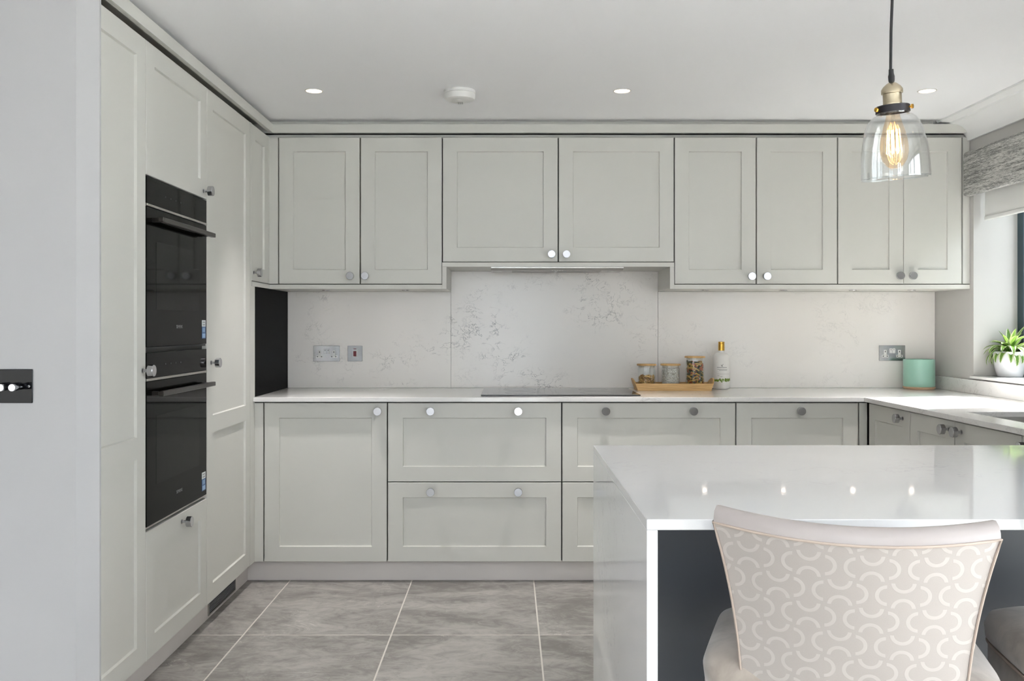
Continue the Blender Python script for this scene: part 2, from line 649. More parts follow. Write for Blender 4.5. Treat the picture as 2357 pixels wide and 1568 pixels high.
_kb = bmesh.new()
lathe(_kb, [(0, 0), (0.009, 0), (0.009, 0.002), (0.0052, 0.004), (0.0052, 0.020), (0.0185, 0.0202), (0.0200, 0.0215), (0.0200, 0.0385), (0.0188, 0.040), (0, 0.040)], 28)
bmesh.ops.recalc_face_normals(_kb, faces=_kb.faces)
KNOB = bpy.data.meshes.new('knob')
_kb.to_mesh(KNOB)
_kb.free()
KNOB.materials.append(M_CHROME)
for p_ in KNOB.polygons:
    p_.use_smooth = True
KNOB.set_sharp_from_angle(angle=math.radians(35))


def knob(P, kind, u, v, parent):
    return share(KNOB, 'knob', parent, P(u, v, 0.0), ROT[kind])


# ------------------------------------------------------------------ key dimensions
H_CEIL = 2.30
Y_BACK = 5.066           # face of the splashback
X_L = -1.226             # fronts of the tall run
X_R = 2.371              # right wall
Y_B = 4.407              # fronts of the back base run
Y_W = 4.685              # fronts of the wall units
X_RB = 1.7335            # fronts of the right base run
Z_D0, Z_D1 = 0.1045, 0.8710
Z_W0, Z_W1 = 1.4600, 2.2120
PB, PW, PL, PR = plane('back', Y_B), plane('back', Y_W), plane('left', X_L), plane('right', X_RB)
PS = plane('back', Y_BACK)

# ------------------------------------------------------------------ room shell
floor = struct(box('floor', -3.7, 2.72, -3.3, 5.2, -0.12, -0.0007, M_GROUT))
TX0, TY0, TW, TL, TG = 0.124, 3.668, 0.595, 0.895, 0.005
xs = [TX0 + TW * i for i in range(-7, 5)]
ys = [TY0 + TL * i for i in range(-8, 3)]
tile_cache = {}
for xa in xs:
    for ya in ys:
        x0, x1 = max(xa + TG / 2, -3.6), min(xa + TW - TG / 2, X_R)
        y0, y1 = max(ya + 0.003, -3.2), min(ya + TL - 0.003, 5.08)
        if x1 - x0 < 0.02 or y1 - y0 < 0.02:
            continue
        key = (round(x1 - x0, 3), round(y1 - y0, 3))
        if key not in tile_cache:
            b = bmesh.new()
            bx(b, -key[0] / 2, key[0] / 2, -key[1] / 2, key[1] / 2, -0.009, 0.0, 0.0012)
            bmesh.ops.recalc_face_normals(b, faces=b.faces)
            me = bpy.data.meshes.new('tile')
            b.to_mesh(me)
            b.free()
            me.materials.append(M_TILE)
            tile_cache[key] = me
        share(tile_cache[key], 'tile', floor, ((x0 + x1) / 2, (y0 + y1) / 2, 0.0))

SKX0, SKX1, SKY0, SKY1 = -2.4, 0.6, -2.6, -0.6
bm = bmesh.new()
bx(bm, -3.7, 2.72, SKY1, 5.2, H_CEIL, H_CEIL + 0.30)
bx(bm, -3.7, 2.72, -3.3, SKY0, H_CEIL, H_CEIL + 0.30)
bx(bm, -3.7, SKX0, SKY0, SKY1, H_CEIL, H_CEIL + 0.30)
bx(bm, SKX1, 2.72, SKY0, SKY1, H_CEIL, H_CEIL + 0.30)
struct(finish(bm, 'ceiling', M_CEIL))
struct(box('wall_back', -3.7, 2.72, 5.080, 5.2, -0.0025, H_CEIL, M_WALL))
bm = bmesh.new()
prism(bm, [(-3.7, 2.400), (-1.137, 2.400), (-1.092, 2.437), (-1.091, 2.445), (-1.215, 2.546), (-3.7, 2.546)], 'z', -0.0025, H_CEIL)
bx(bm, -1.98, -1.86, 2.546, 5.080, -0.0025, H_CEIL)
struct(finish(bm, 'wall_left', M_WALL))
struct(box('wall_far_left', -3.7, -3.6, -3.2, 2.4, -0.0025, H_CEIL, M_BOUNCEWALL))
bm = bmesh.new()
bx(bm, -3.7, -0.6, -3.3, -3.2, -0.0025, H_CEIL)
bx(bm, 0.6, 2.72, -3.3, -3.2, -0.0025, H_CEIL)
bx(bm, -0.6, 0.6, -3.3, -3.2, 2.14, H_CEIL)
struct(finish(bm, 'wall_rear', M_BOUNCEWALL))
bm = bmesh.new()
WY0, WY1 = 3.915, 4.650
bx(bm, X_R, 2.72, WY1, 5.080, -0.0025, H_CEIL)
bx(bm, X_R, 2.72, 1.40, WY0, -0.0025, H_CEIL)
bx(bm, X_R, 2.72, WY0, WY1, -0.0025, 0.976)
bx(bm, X_R, 2.72, WY0, WY1, 2.14, H_CEIL)
bx(bm, X_R, 2.72, -3.2, -2.4, -0.0025, H_CEIL)
bx(bm, X_R, 2.72, -2.4, 1.40, 2.14, H_CEIL)
struct(finish(bm, 'wall_right', M_WALL_LIT))


def glazing(name, P, u0, u1, v0, v1, n, rail, w0, w1, sill=None):
    root = bpy.data.objects.new(name, None)
    COL.objects.link(root)
    base = P((u0 + u1) / 2, v0, 0)
    root.location = base
    WLOC[root.name] = base
    struct(root)
    step = (u1 - u0) / n
    for i in range(n):
        a, b = u0 + step * i, u0 + step * (i + 1)
        fb = bmesh.new()
        for (ua, ub, va, vb) in ((a, a + rail, v0, v1), (b - rail, b, v0, v1), (a + rail, b - rail, v0, v0 + rail), (a + rail, b - rail, v1 - rail, v1)):
            p, q = P(ua, va, w0), P(ub, vb, w1)
            bx(fb, min(p.x, q.x), max(p.x, q.x), min(p.y, q.y), max(p.y, q.y), min(p.z, q.z), max(p.z, q.z))
        finish(fb, 'window_frame', M_FRAME, root)
        wm = (w0 + w1) / 2
        pbox('window_pane', P, a + rail, b - rail, v0 + rail, v1 - rail, wm - 0.003, wm + 0.003, M_GLASS, root)
    return root


win = glazing('window_1', plane('right', 2.60), WY0, WY1, 0.990, 2.14, 1, 0.055, -0.065, 0.005)
box('window_sill', 2.350, 2.66, WY0 - 0.02, WY1 - 0.0005, 0.9765, 0.9895, M_TOP, win, 0.002)
PREAR = lambda u, v, w: Vector((u, -3.25 + w, v))
glazing('door_added_rear', PREAR, -0.6, 0.6, 0.0, 2.14, 2, 0.07, -0.03, 0.03)  # unseen rear doors, added to let daylight in
glazing('window_added_roof', lambda u, v, w: Vector((u, v, H_CEIL + 0.25 + w)), SKX0, SKX1, SKY0, SKY1, 4, 0.05, -0.03, 0.03)  # rooflight out of view, added for more daylight and floor bounce
glazing('door_added_side', plane('right', 2.62), -2.4, 1.4, 0.0, 2.14, 3, 0.07, -0.03, 0.03)  # side doors out of view, added as a daylight source

# plaster coving where the right wall meets the ceiling
cov = [(0.0, 0.0), (0.160, 0.0), (0.160, -0.010), (0.128, -0.014), (0.112, -0.016), (0.108, -0.024)]
for i in range(9):
    a = PI / 2 * i / 8
    cov.append((0.104 - 0.090 * math.sin(a), -0.106 + 0.082 * math.cos(a)))
cov += [(0.008, -0.106), (0.0, -0.106)]
bm = bmesh.new()
prism(bm, [(X_R - 0.0003 - a, H_CEIL - 0.0003 + b) for a, b in cov], 'y', -3.19, 4.700)
struct(finish(bm, 'trim_1', M_COVE, smooth=30))
struct(box('wall_added_blocker', 4.2, 4.4, 1.6, 9.0, -0.15, 2.75, simple('light_blocker_paint', (92, 98, 88), 0.9, var=0.1)))  # unseen wall added to block sky and patio light at the window
struct(box('ground', -12.0, 14.0, -14.0, 12.0, -0.30, -0.15, M_BOUNCE_GROUND))

# ------------------------------------------------------------------ tall run on the left
Y1, Y2, Y3, Y4 = 2.552, 3.0875, 3.710, 4.334
RAIL = [(0.176, 0.801), (0.872, 2.140)]


def cabinet(name, label, x0, x1, y0, y1, z0, z1, group=None, cat='cabinet'):
    t = thing(name, label, cat, ((x0 + x1) / 2, (y0 + y1) / 2, z0), group)
    box('carcass', x0, x1, y0, y1, z0, z1, M_CARC, t)
    return t


g = 0.0029
XC0, XC1 = -1.855, X_L - 0.023
t = cabinet('larder_cabinet', 'tall grey shaker larder cabinet between the white wall and the ovens', XC0, XC1, Y1, Y2 - 0.001, 0.1045, 2.212, 'tall cabinets')
d = shaker('door', PL, Y1, Y2 - g, Z_D0, Z_W1, M_CAB, t, RAIL)
knob(PL, 'left', 3.057, 1.092, d)
t = cabinet('larder_cabinet', 'tall grey shaker larder cabinet to the right of the ovens', XC0, XC1, Y3, Y4, 0.1045, 2.212, 'tall cabinets')
d = shaker('door', PL, Y3 + g, Y4 - g, Z_D0, Z_W1, M_CAB, t, RAIL)
knob(PL, 'left', 3.762, 1.091, d)
box('end_panel', XC0, X_L, Y4, 4.356, 0.1045, 2.212, M_CAB, t)
box('end_panel', -1.30, X_L, 4.3565, 4.414, 0.1045, 1.4335, M_CAB, t)

# oven housing
t = thing('oven_housing', 'tall grey cabinet housing the two black ovens', 'cabinet', (-1.54, 3.4, 0.1045))
bm = bmesh.new()
bx(bm, XC0, XC1, Y2, Y2 + 0.018, 0.1045, 2.212)
bx(bm, XC0, XC1, Y3 - 0.019, Y3 - 0.001, 0.1045, 2.212)
bx(bm, XC0, XC1, Y2 + 0.018, Y3 - 0.019, 0.1045, 0.545)
bx(bm, XC0, XC1, Y2 + 0.018, Y3 - 0.019, 1.1505, 1.1615)
bx(bm, XC0, XC1, Y2 + 0.018, Y3 - 0.019, 1.754, 2.212)
finish(bm, 'carcass', M_CARC, t)
d = shaker('door', PL, Y2 + g, Y3 - g, 1.757, Z_W1, M_CAB, t)
knob(PL, 'left', 3.668, 1.785, d)
d = shaker('drawer', PL, Y2 + g, Y3 - g, Z_D0, 0.542, M_CAB, t)
knob(PL, 'left', 3.424, 0.508, d)


def text_mesh(txt, size, P, kind, u, v, w, mat, name, parent, ext=0.0004):
    cu = bpy.data.curves.new(name, 'FONT')
    cu.body = txt
    cu.size = size
    cu.extrude = ext
    cu.align_x = 'CENTER'
    tmp = bpy.data.objects.new('tmp', cu)
    COL.objects.link(tmp)
    dg = bpy.context.evaluated_depsgraph_get()
    me = bpy.data.meshes.new_from_object(tmp.evaluated_get(dg))
    bpy.data.objects.remove(tmp)
    me.materials.clear()
    me.materials.append(mat)
    rots = {'back': (PI / 2, 0, 0), 'left': (PI / 2, 0, PI / 2), 'right': (PI / 2, 0, -PI / 2)}
    return share(me, name, parent, P(u, v, w), rots[kind])


def oven(label, z0, z1, zstrip, zhandle, logo, win_top, win_bot):
    t = thing('built_in_oven', label, 'oven', (-1.5, 3.4, z0), 'built-in ovens')
    a, b = Y2 + 0.004, Y3 - 0.004
    box('oven_body', -1.80, XC1 + 0.001, Y2 + 0.020, Y3 - 0.021, z0 + 0.002, z1 - 0.002, M_BLACK, t)
    cp = pbox('control_panel', PL, a, b, zstrip + 0.004, z1, -0.020, 0.000, M_OVEN, t, 0.001)
    pbox('steel_strip', PL, a, b, zstrip - 0.005, zstrip + 0.0035, -0.020, 0.002, M_OVENSTRIP, t, 0.001)
    dr = pbox('oven_door', PL, a, b, z0 + 0.008, zstrip - 0.007, -0.020, 0.000, M_OVEN, t, 0.001)
    pbox('oven_window', PL, a + 0.085, b - 0.085, win_bot, win_top, -0.001, 0.0004, M_OVENWIN, dr)
    pbox('base_trim', PL, a, b, z0 + 0.0005, z0 + 0.007, -0.020, -0.004, M_OVENSTRIP if z0 < 1 else M_BLACK, t)
    hb = bmesh.new()
    bx(hb, X_L + 0.028, X_L + 0.047, a + 0.028, b - 0.028, zhandle - 0.0085, zhandle + 0.0085, 0.002)
    for yy in (a + 0.045, b - 0.060):
        bx(hb, X_L + 0.0005, X_L + 0.029, yy, yy + 0.015, zhandle - 0.007, zhandle + 0.007)
    finish(hb, 'oven_handle', M_OVENHANDLE, dr)
    yc, zs = 3.671, z0 + 0.030
    st = pbox('energy_sticker', PL, yc - 0.022, yc + 0.022, zs + 0.048, zs + 0.074, 0.0002, 0.0009, M_WHITEPR, dr)
    st['label'] = 'white and blue paper energy sticker'
    pbox('sticker_panel', PL, yc - 0.022, yc + 0.022, zs, zs + 0.048, 0.0002, 0.0009, M_BLUE, st)
    pbox('sticker_panel', PL, yc - 0.018, yc + 0.018, zs + 0.003, zs + 0.020, 0.001, 0.0013, M_PALEBLUE, st)
    for i in range(3):
        pbox('sticker_print', PL, yc - 0.014 + 0.010 * i, yc - 0.008 + 0.010 * i, zs + 0.026, zs + 0.043, 0.001, 0.0013, M_PALEBLUE, st)
    for i in range(2):
        for j in range(2):
            pbox('sticker_print', PL, yc - 0.012 + 0.015 * i, yc - 0.003 + 0.015 * i, zs + 0.053 + 0.010 * j, zs + 0.058 + 0.010 * j, 0.001, 0.0013, M_GREYTXT, st)
    text_mesh(logo, 0.017, PL, 'left', (Y2 + Y3) / 2 + 0.0, z0 + 0.072, 0.0006, M_GREYTXT, 'logo_lettering', dr)
    for i in range(4):
        pbox('touch_symbol', PL, 3.26 + 0.05 * i, 3.268 + 0.05 * i, zstrip + 0.045, zstrip + 0.050, 0.0002, 0.0006, M_DARKTXT, cp)
    return t


oven('upper black glass built-in oven with bar handle', 1.162, 1.7515, 1.6560, 1.607, 'SIEMENS', 1.535, 1.300)
oven('lower black glass built-in oven with bar handle', 0.5505, 1.1500, 1.0590, 1.010, 'SIEMENS', 0.930, 0.690)

# corner wall unit over the black panel
t = cabinet('wall_cabinet', 'narrow grey wall cabinet in the corner above the black panel', XC0, XC1, 4.3575, 5.078, Z_W0, 2.212, 'wall cabinets')
d = shaker('door', PL, 4.358, 4.655, Z_W0, Z_W1, M_CAB, t, stile=0.066)
knob(PL, 'left', 4.392, 1.500, d)
box('corner_filler', X_L - 0.022, -1.1830, Y_W, Y_W + 0.021, Z_W0, Z_W1, M_CAB, t)
box('corner_filler', X_L - 0.021, X_L - 0.0005, 4.658, Y_W - 0.0005, Z_W0, Z_W1, M_CAB, t)
bp = box('side_panel', X_L - 0.018, X_L, 4.4145, Y_BACK - 0.0005, 0.9005, 1.4335, M_BLACKPANEL, None, 0.001)
tag(bp, 'black panel closing the worktop end beside the tall cabinets', 'panel')

# ------------------------------------------------------------------ wall units on the back wall
def px(x, k):           # run coordinate of a measured joint, metres
    return (x - 1170.0) * k


KW = Y_W / 2100.0
JW = [-1.1805, px(829, KW), px(1018, KW), px(1285, KW), px(1552, KW), px(1741, KW), px(1928, KW), px(2080, KW), px(2215, KW)]
units = [
    (0, 2, Z_W0, 'grey two-door wall cabinet next to the tall run corner', (px(808, KW), px(842, KW)), 1.499),
    (2, 4, 1.5735, 'wide grey two-door wall cabinet above the extractor hood', (px(1269, KW), px(1303, KW)), 1.610),
    (4, 6, Z_W0, 'grey two-door wall cabinet above the jars and white bottle', (px(1727, KW), px(1762, KW)), 1.497),
    (6, 8, Z_W0, 'grey two-door wall cabinet at the window end behind the pendant', (px(2067, KW), px(2096, KW)), 1.500),
]
for a, b, z0, lab, kn, kz in units:
    t = cabinet('wall_cabinet', lab, JW[a] + 0.001, JW[b] - 0.001, Y_W + 0.023, 5.078, z0, 2.212, 'wall cabinets')
    for i in range(2):
        gl = 0.001 if (a == 6 and i == 1) else g
        gr = 0.001 if (a == 6 and i == 0) else g
        d = shaker('door', PW, JW[a + i] + gl, JW[a + i + 1] - gr, z0, Z_W1, M_CAB, t)
        knob(PW, 'back', kn[i], kz, d)
    if a == 6:
        pbox('end_filler', PW, JW[8] + g, 2.3690, Z_W0, Z_W1, -0.021, 0.0, M_CAB, t)

# pelmets (underside panels) of the wall units
t = thing('cabinet_pelmet', 'grey pelmet under the left wall cabinets with a return beside the hood', 'pelmet', (-0.8, 4.8, 1.434), 'wall cabinet pelmets')
bm = bmesh.new()
prism(bm, [(-1.60, 4.3575), (X_L + 0.002, 4.3575), (X_L + 0.002, Y_W - 0.002), (-0.3400, Y_W - 0.002), (-0.3400, Y_BACK - 0.001), (-1.60, Y_BACK - 0.001)], 'z', 1.4340, 1.4560)
finish(bm, 'underside_panel', M_CAB, t)
box('return_panel', -0.3395, -0.3175, Y_W - 0.002, Y_BACK - 0.001, 1.4340, 1.5470, M_CAB, t)
t = thing('cabinet_pelmet', 'grey raised pelmet surrounding the extractor hood', 'pelmet', (0.25, 4.8, 1.5475), 'wall cabinet pelmets')
box('underside_panel', -0.3395, 0.8520, Y_W - 0.002, Y_BACK - 0.001, 1.5475, 1.5700, M_CAB, t)
t = thing('cabinet_pelmet', 'grey pelmet under the right wall cabinets near the window', 'pelmet', (1.6, 4.8, 1.434), 'wall cabinet pelmets')
box('underside_panel', 0.8520, 2.3690, Y_W - 0.002, Y_BACK - 0.001, 1.4340, 1.4560, M_CAB, t)
box('return_panel', 0.8300, 0.8515, Y_W - 0.002, Y_BACK - 0.001, 1.4340, 1.5470, M_CAB, t)

# cornice
t = thing('cabinet_cornice', 'grey cornice band running along the tops of all cabinets', 'cornice', (0, 4.7, 2.2125))
YF, XF = Y_W - 0.022, X_L + 0.022
bm = bmesh.new()
cut = [(-1.30, 2.232), (2.3450, 2.232)]
for i in range(7):
    a = PI / 2 * i / 6
    cut.append((2.300 + 0.042 * math.cos(a), 2.234 + 0.042 * math.sin(a)))
cut += [(-1.30, 2.276)]
prism(bm, cut, 'y', YF, YF + 0.02)
finish(bm, 'fascia', M_CAB, t)
box('fascia', XF - 0.02, XF, 2.5485, YF, 2.232, 2.276, M_CAB, t)
box('lower_groove', -1.30, 2.3690, Y_W + 0.034, 5.05, 2.2125, 2.2315, M_CAB, t)
box('lower_groove', -1.80, X_L - 0.034, 2.5485, Y_W + 0.032, 2.2125, 2.2315, M_CAB, t)
box('upper_infill', -1.25, 2.195, YF + 0.050, 5.05, 2.2765, 2.2995, M_CAB, t)
box('upper_infill', -1.80, XF - 0.050, 2.5485, YF + 0.048, 2.2765, 2.2995, M_CAB, t)

# ------------------------------------------------------------------ base units on the back wall
KB = Y_B / 2100.0
JB = [px(607, KB), px(891.5, KB), px(1293, KB), px(1694, KB), px(1976.5, KB)]
CY0 = Y_B + 0.023
t = cabinet('base_cabinet', 'grey one-door base cabinet in the corner next to the tall run', JB[0], JB[1] - 0.001, CY0, 5.06, Z_D0, 0.8745, 'base cabinets')
d = shaker('door', PB, JB[0] + g, JB[1] - g, Z_D0, Z_D1, M_CAB, t)
knob(PB, 'back', px(871, KB), 0.8325, d)
box('corner_filler', X_L + 0.0005, JB[0] - g, Y_B, Y_B + 0.021, Z_D0, Z_D1, M_CAB, t)
ZM0, ZM1 = 0.4868, 0.4910
for i, lab in ((1, 'grey two-drawer base cabinet below the left half of the hob'), (2, 'grey two-drawer base cabinet below the tray of jars')):
    t = cabinet('drawer_cabinet', lab, JB[i], JB[i + 1] - 0.001, CY0, 5.06, Z_D0, 0.8745, 'base cabinets')
    w = JB[i + 1] - JB[i]
    for (z0, z1, kz) in ((ZM1, Z_D1, 0.8330), (Z_D0, ZM0, 0.4450)):
        d = shaker('drawer', PB, JB[i] + g, JB[i + 1] - g, z0, z1, M_CAB, t)
        knob(PB, 'back', JB[i] + w * 0.25, kz, d)
        knob(PB, 'back', JB[i] + w * 0.75, kz, d)
t = cabinet('base_cabinet', 'grey one-door base cabinet with centred knob in the window corner', JB[3], JB[4] - 0.001, CY0, 5.06, Z_D0, 0.8745, 'base cabinets')
d = shaker('door', PB, JB[3] + g, JB[4] - g, Z_D0, Z_D1, M_CAB, t)
knob(PB, 'back', px(1840, KB), 0.834, d)
box('corner_filler', JB[4] + g, X_RB - 0.0005, Y_B, Y_B + 0.021, Z_D0, Z_D1, M_CAB, t)

# right base run
def rcab(label, y0, y1):
    return cabinet('base_cabinet', label, X_RB + 0.023, 2.365, y0 + 0.001, y1 - 0.001, Z_D0, 0.690 if y0 < 3.5 else 0.8745, 'base cabinets')


t = rcab('grey base cabinet under the sunlit worktop, nearest the corner', 3.94, 4.405)
d = shaker('door', PR, 3.94 + g, 4.385, Z_D0, Z_D1, M_CAB, t)
knob(PR, 'right', 4.010, 0.836, d)
t = cabinet('base_cabinet', 'grey two-door base cabinet below the sink in the window run', X_RB + 0.023, 2.365, 3.081, 3.939, Z_D0, 0.690, 'base cabinets')
d = shaker('door', PR, 3.544 + g, 3.94 - g, Z_D0, Z_D1, M_CAB, t)
knob(PR, 'right', 3.590, 0.836, d)
d = shaker('door', PR, 3.08 + g, 3.544 - g, Z_D0, Z_D1, M_CAB, t)
knob(PR, 'right', 3.490, 0.836, d)
t = cabinet('base_cabinet', 'grey base cabinet between the sink and the peninsula at the right', X_RB + 0.023, 2.365, 2.625, 3.079, Z_D0, 0.8745, 'base cabinets')
d = shaker('door', PR, 2.63, 3.08 - g, Z_D0, Z_D1, M_CAB, t)
knob(PR, 'right', 3.035, 0.836, d)

# plinths
XPL, YPB = X_L - 0.048, Y_B + 0.052
pl = box('plinth', XPL - 0.018, XPL, 2.5485, 5.05, 0.0005, 0.1035, M_PLINTH)
tag(pl, 'grey plinth board under the tall cabinets with a vent cut in', 'plinth', 'plinths')
pl = box('plinth', XPL + 0.0005, X_RB + 0.05, YPB, YPB + 0.018, 0.0005, 0.1035, M_PLINTH)
tag(pl, 'grey plinth board along the floor below the hob drawers', 'plinth', 'plinths')
pl = box('plinth', X_RB + 0.052, X_RB + 0.07, 2.63, YPB - 0.001, 0.0005, 0.1035, M_PLINTH)
tag(pl, 'grey plinth board under the sink run by the window', 'plinth', 'plinths')

t = thing('plinth_vent', 'dark metal vent grille set in the plinth below the tall cabinets', 'vent', (XPL, 4.056, 0.014))
PPL = plane('left', XPL)
pbox('backing', PPL, 3.872, 4.242, 0.018, 0.078, 0.0004, 0.0015, M_BLACK, t)
fm = bmesh.new()
for (ya, yb, za, zb) in ((3.866, 4.248, 0.013, 0.019), (3.866, 4.248, 0.077, 0.083), (3.866, 3.873, 0.019, 0.077), (4.241, 4.248, 0.019, 0.077)):
    bx(fm, XPL + 0.0004, XPL + 0.005, ya, yb, za, zb)
finish(fm, 'vent_frame', M_STEEL, t)
for i in range(7):
    z = 0.0235 + 0.0078 * i
    pbox('slat', PPL, 3.8735, 4.2405, z, z + 0.0032, 0.0016, 0.004, simple('vent_slat', (140, 142, 148), 0.4, 0.7) if i == 0 else MATS['vent_slat'], t)

# ------------------------------------------------------------------ worktop, sink, splashback
def cells_slab(name, xs, ys, filled, z0, z1, mat, bev=0.002):
    bm = bmesh.new()
    for i in range(len(xs) - 1):
        for j in range(len(ys) - 1):
            if (i, j) in filled:
                for z in (z0, z1):
                    bm.faces.new([bm.verts.new(p) for p in ((xs[i], ys[j], z), (xs[i + 1], ys[j], z), (xs[i + 1], ys[j + 1], z), (xs[i], ys[j + 1], z))])
                for (di, dj, pa, pb) in ((-1, 0, (xs[i], ys[j]), (xs[i], ys[j + 1])), (1, 0, (xs[i + 1], ys[j]), (xs[i + 1], ys[j + 1])),
                                         (0, -1, (xs[i], ys[j]), (xs[i + 1], ys[j])), (0, 1, (xs[i], ys[j + 1]), (xs[i + 1], ys[j + 1]))):
                    if (i + di, j + dj) not in filled:
                        bm.faces.new([bm.verts.new(p) for p in ((*pa, z0), (*pb, z0), (*pb, z1), (*pa, z1))])
    bmesh.ops.remove_doubles(bm, verts=bm.verts, dist=1e-5)
    bmesh.ops.recalc_face_normals(bm, faces=bm.faces)
    es = [e for e in bm.edges if len(e.link_faces) == 2 and e.calc_face_angle() > 1.2]
    bmesh.ops.bevel(bm, geom=es, offset=bev, segments=2, profile=0.5, affect='EDGES')
    return finish(bm, name, mat)


gx = [X_L + 0.0005, 1.710, 1.828, 2.230, 2.3695]
gy = [2.6165, 2.950, 3.643, 4.382, 5.0655]
fill = {(i, 3) for i in range(4)} | {(i, 2) for i in (1, 2, 3)} | {(1, 1), (3, 1)} | {(i, 0) for i in (1, 2, 3)}
wt = cells_slab('worktop', gx, gy, fill, 0.8780, 0.9000, M_TOP)
tag(wt, 'white quartz worktop running under the splashback and along the window', 'worktop')
us = box('upstand', X_R - 0.0215, X_R - 0.0005, 2.62, Y_BACK - 0.001, 0.9002, 0.9700, M_TOP, None, 0.0015)
tag(us, 'low quartz upstand at the back of the window worktop', 'upstand')

t = thing('sink', 'undermounted stainless steel sink bowl in the window worktop', 'sink', (2.03, 3.3, 0.70))
bm = bmesh.new()
sx0, sx1, sy0, sy1, sz = 1.822, 2.236, 2.944, 3.649, 0.700
bx(bm, sx0 - 0.001, sx0 + 0.003, sy0, sy1, sz, 0.8775)
bx(bm, sx1 - 0.003, sx1 + 0.001, sy0, sy1, sz, 0.8775)
bx(bm, sx0 + 0.003, sx1 - 0.003, sy0, sy0 + 0.004, sz, 0.8775)
bx(bm, sx0 + 0.003, sx1 - 0.003, sy1 - 0.004, sy1, sz, 0.8775)
bx(bm, sx0 + 0.003, sx1 - 0.003, sy0 + 0.004, sy1 - 0.004, sz, sz + 0.004)
finish(bm, 'bowl', simple('sink_steel', (196, 195, 192), 0.38, 0.75, var=0.03, vscale=30), t)
bm = bmesh.new()
lathe(bm, [(0, sz + 0.0045), (0.03, sz + 0.0045), (0.042, sz + 0.006), (0.045, sz + 0.0045), (0.045, sz + 0.004)], 24, 2.03, 3.30)
finish(bm, 'drain', M_CHROME, t, smooth=40)

t = thing('splashback', 'grey-veined white quartz splashback behind the hob', 'splashback', (0.57, 5.073, 0.9005))
KS = Y_BACK / 2100.0
sl = [X_L + 0.0005, px(1038, KS), px(1514.5, KS), 2.3695]
tops = [1.4335, 1.5470, 1.4335]
for i in range(3):
    box('slab', sl[i] + 0.0006, sl[i + 1] - 0.0006, Y_BACK, 5.0795, 0.9004, tops[i], M_SPLASH, t, 0.0008)

# ------------------------------------------------------------------ hob and extractor
t = thing('induction_hob', 'flat black glass induction hob set on the worktop', 'hob', (0.257, 4.72, 0.9))
bm = bmesh.new()
bx(bm, -0.134, 0.648, 4.462, 4.985, 0.9004, 0.9064, 0.002)
finish(bm, 'glass_plate', M_HOB, t)
bm = bmesh.new()
bx(bm, -0.120, 0.634, 4.4645, 4.470, 0.9065, 0.9070)
finish(bm, 'front_trim', M_OVENSTRIP, t)
ring_m = simple('hob_marking', (70, 70, 70), 0.3)
for (hx, hy, hr) in ((0.06, 4.84, 0.085), (0.06, 4.61, 0.075), (0.45, 4.84, 0.075), (0.45, 4.61, 0.085)):
    bm = bmesh.new()
    lathe(bm, [(hr, 0.9065), (hr + 0.0015, 0.9065), (hr + 0.0015, 0.9067), (hr, 0.9067), (hr, 0.9065)], 40, hx, hy)
    finish(bm, 'zone_ring', ring_m, t)

t = thing('extractor_hood', 'slim stainless extractor hood recessed under the middle wall cabinet', 'extractor', (0.25, 4.8, 1.528))
bm = bmesh.new()
prism(bm, [(4.692, 1.5472), (4.692, 1.541), (4.722, 1.531), (4.925, 1.531), (4.940, 1.5472)], 'x', -0.0895, 0.5930)
finish(bm, 'hood_body', M_STEEL, t)
bm = bmesh.new()
for (xa, xb) in ((0.020, 0.245), (0.258, 0.485)):
    bx(bm, xa, xb, 4.755, 4.915, 1.5295, 1.5308)
finish(bm, 'filter', simple('hood_filter', (150, 148, 144), 0.4, 0.9), t)
for i in range(5):
    box('button', 0.225 + 0.013 * i, 0.233 + 0.013 * i, 4.7285, 4.7345, 1.5292, 1.5308, M_WHITEPL, t)
for xx in (-0.055, 0.545):
    bm = bmesh.new()
    lathe(bm, [(0, 1.5285), (0.022, 1.5285), (0.024, 1.5295), (0.024, 1.5308)], 20, xx, 4.80)
    finish(bm, 'hood_lamp', M_WHITEPL, t, smooth=40)

# ------------------------------------------------------------------ sockets and switches
def plate(t, u0, u1, v0, v1, P=PS, mat=M_CHROME):
    return pbox('faceplate', P, u0, u1, v0, v1, 0.0003, 0.0045, mat, t, 0.0015)


def screw(t, u, v, P=PS, kind='back', w=0.0045):
    bm = bmesh.new()
    lathe(bm, [(0, 0.0), (0.0034, 0.0), (0.0034, 0.0008), (0.0026, 0.0012), (0, 0.0012)], 12)
    M = Matrix.Translation(P(u, v, w + 0.0001)) @ Matrix(Matrix.Rotation(PI / 2, 4, 'X'))
    for v_ in bm.verts:
        v_.co = M @ v_.co
    return finish(bm, 'screw', M_CHROME, t)


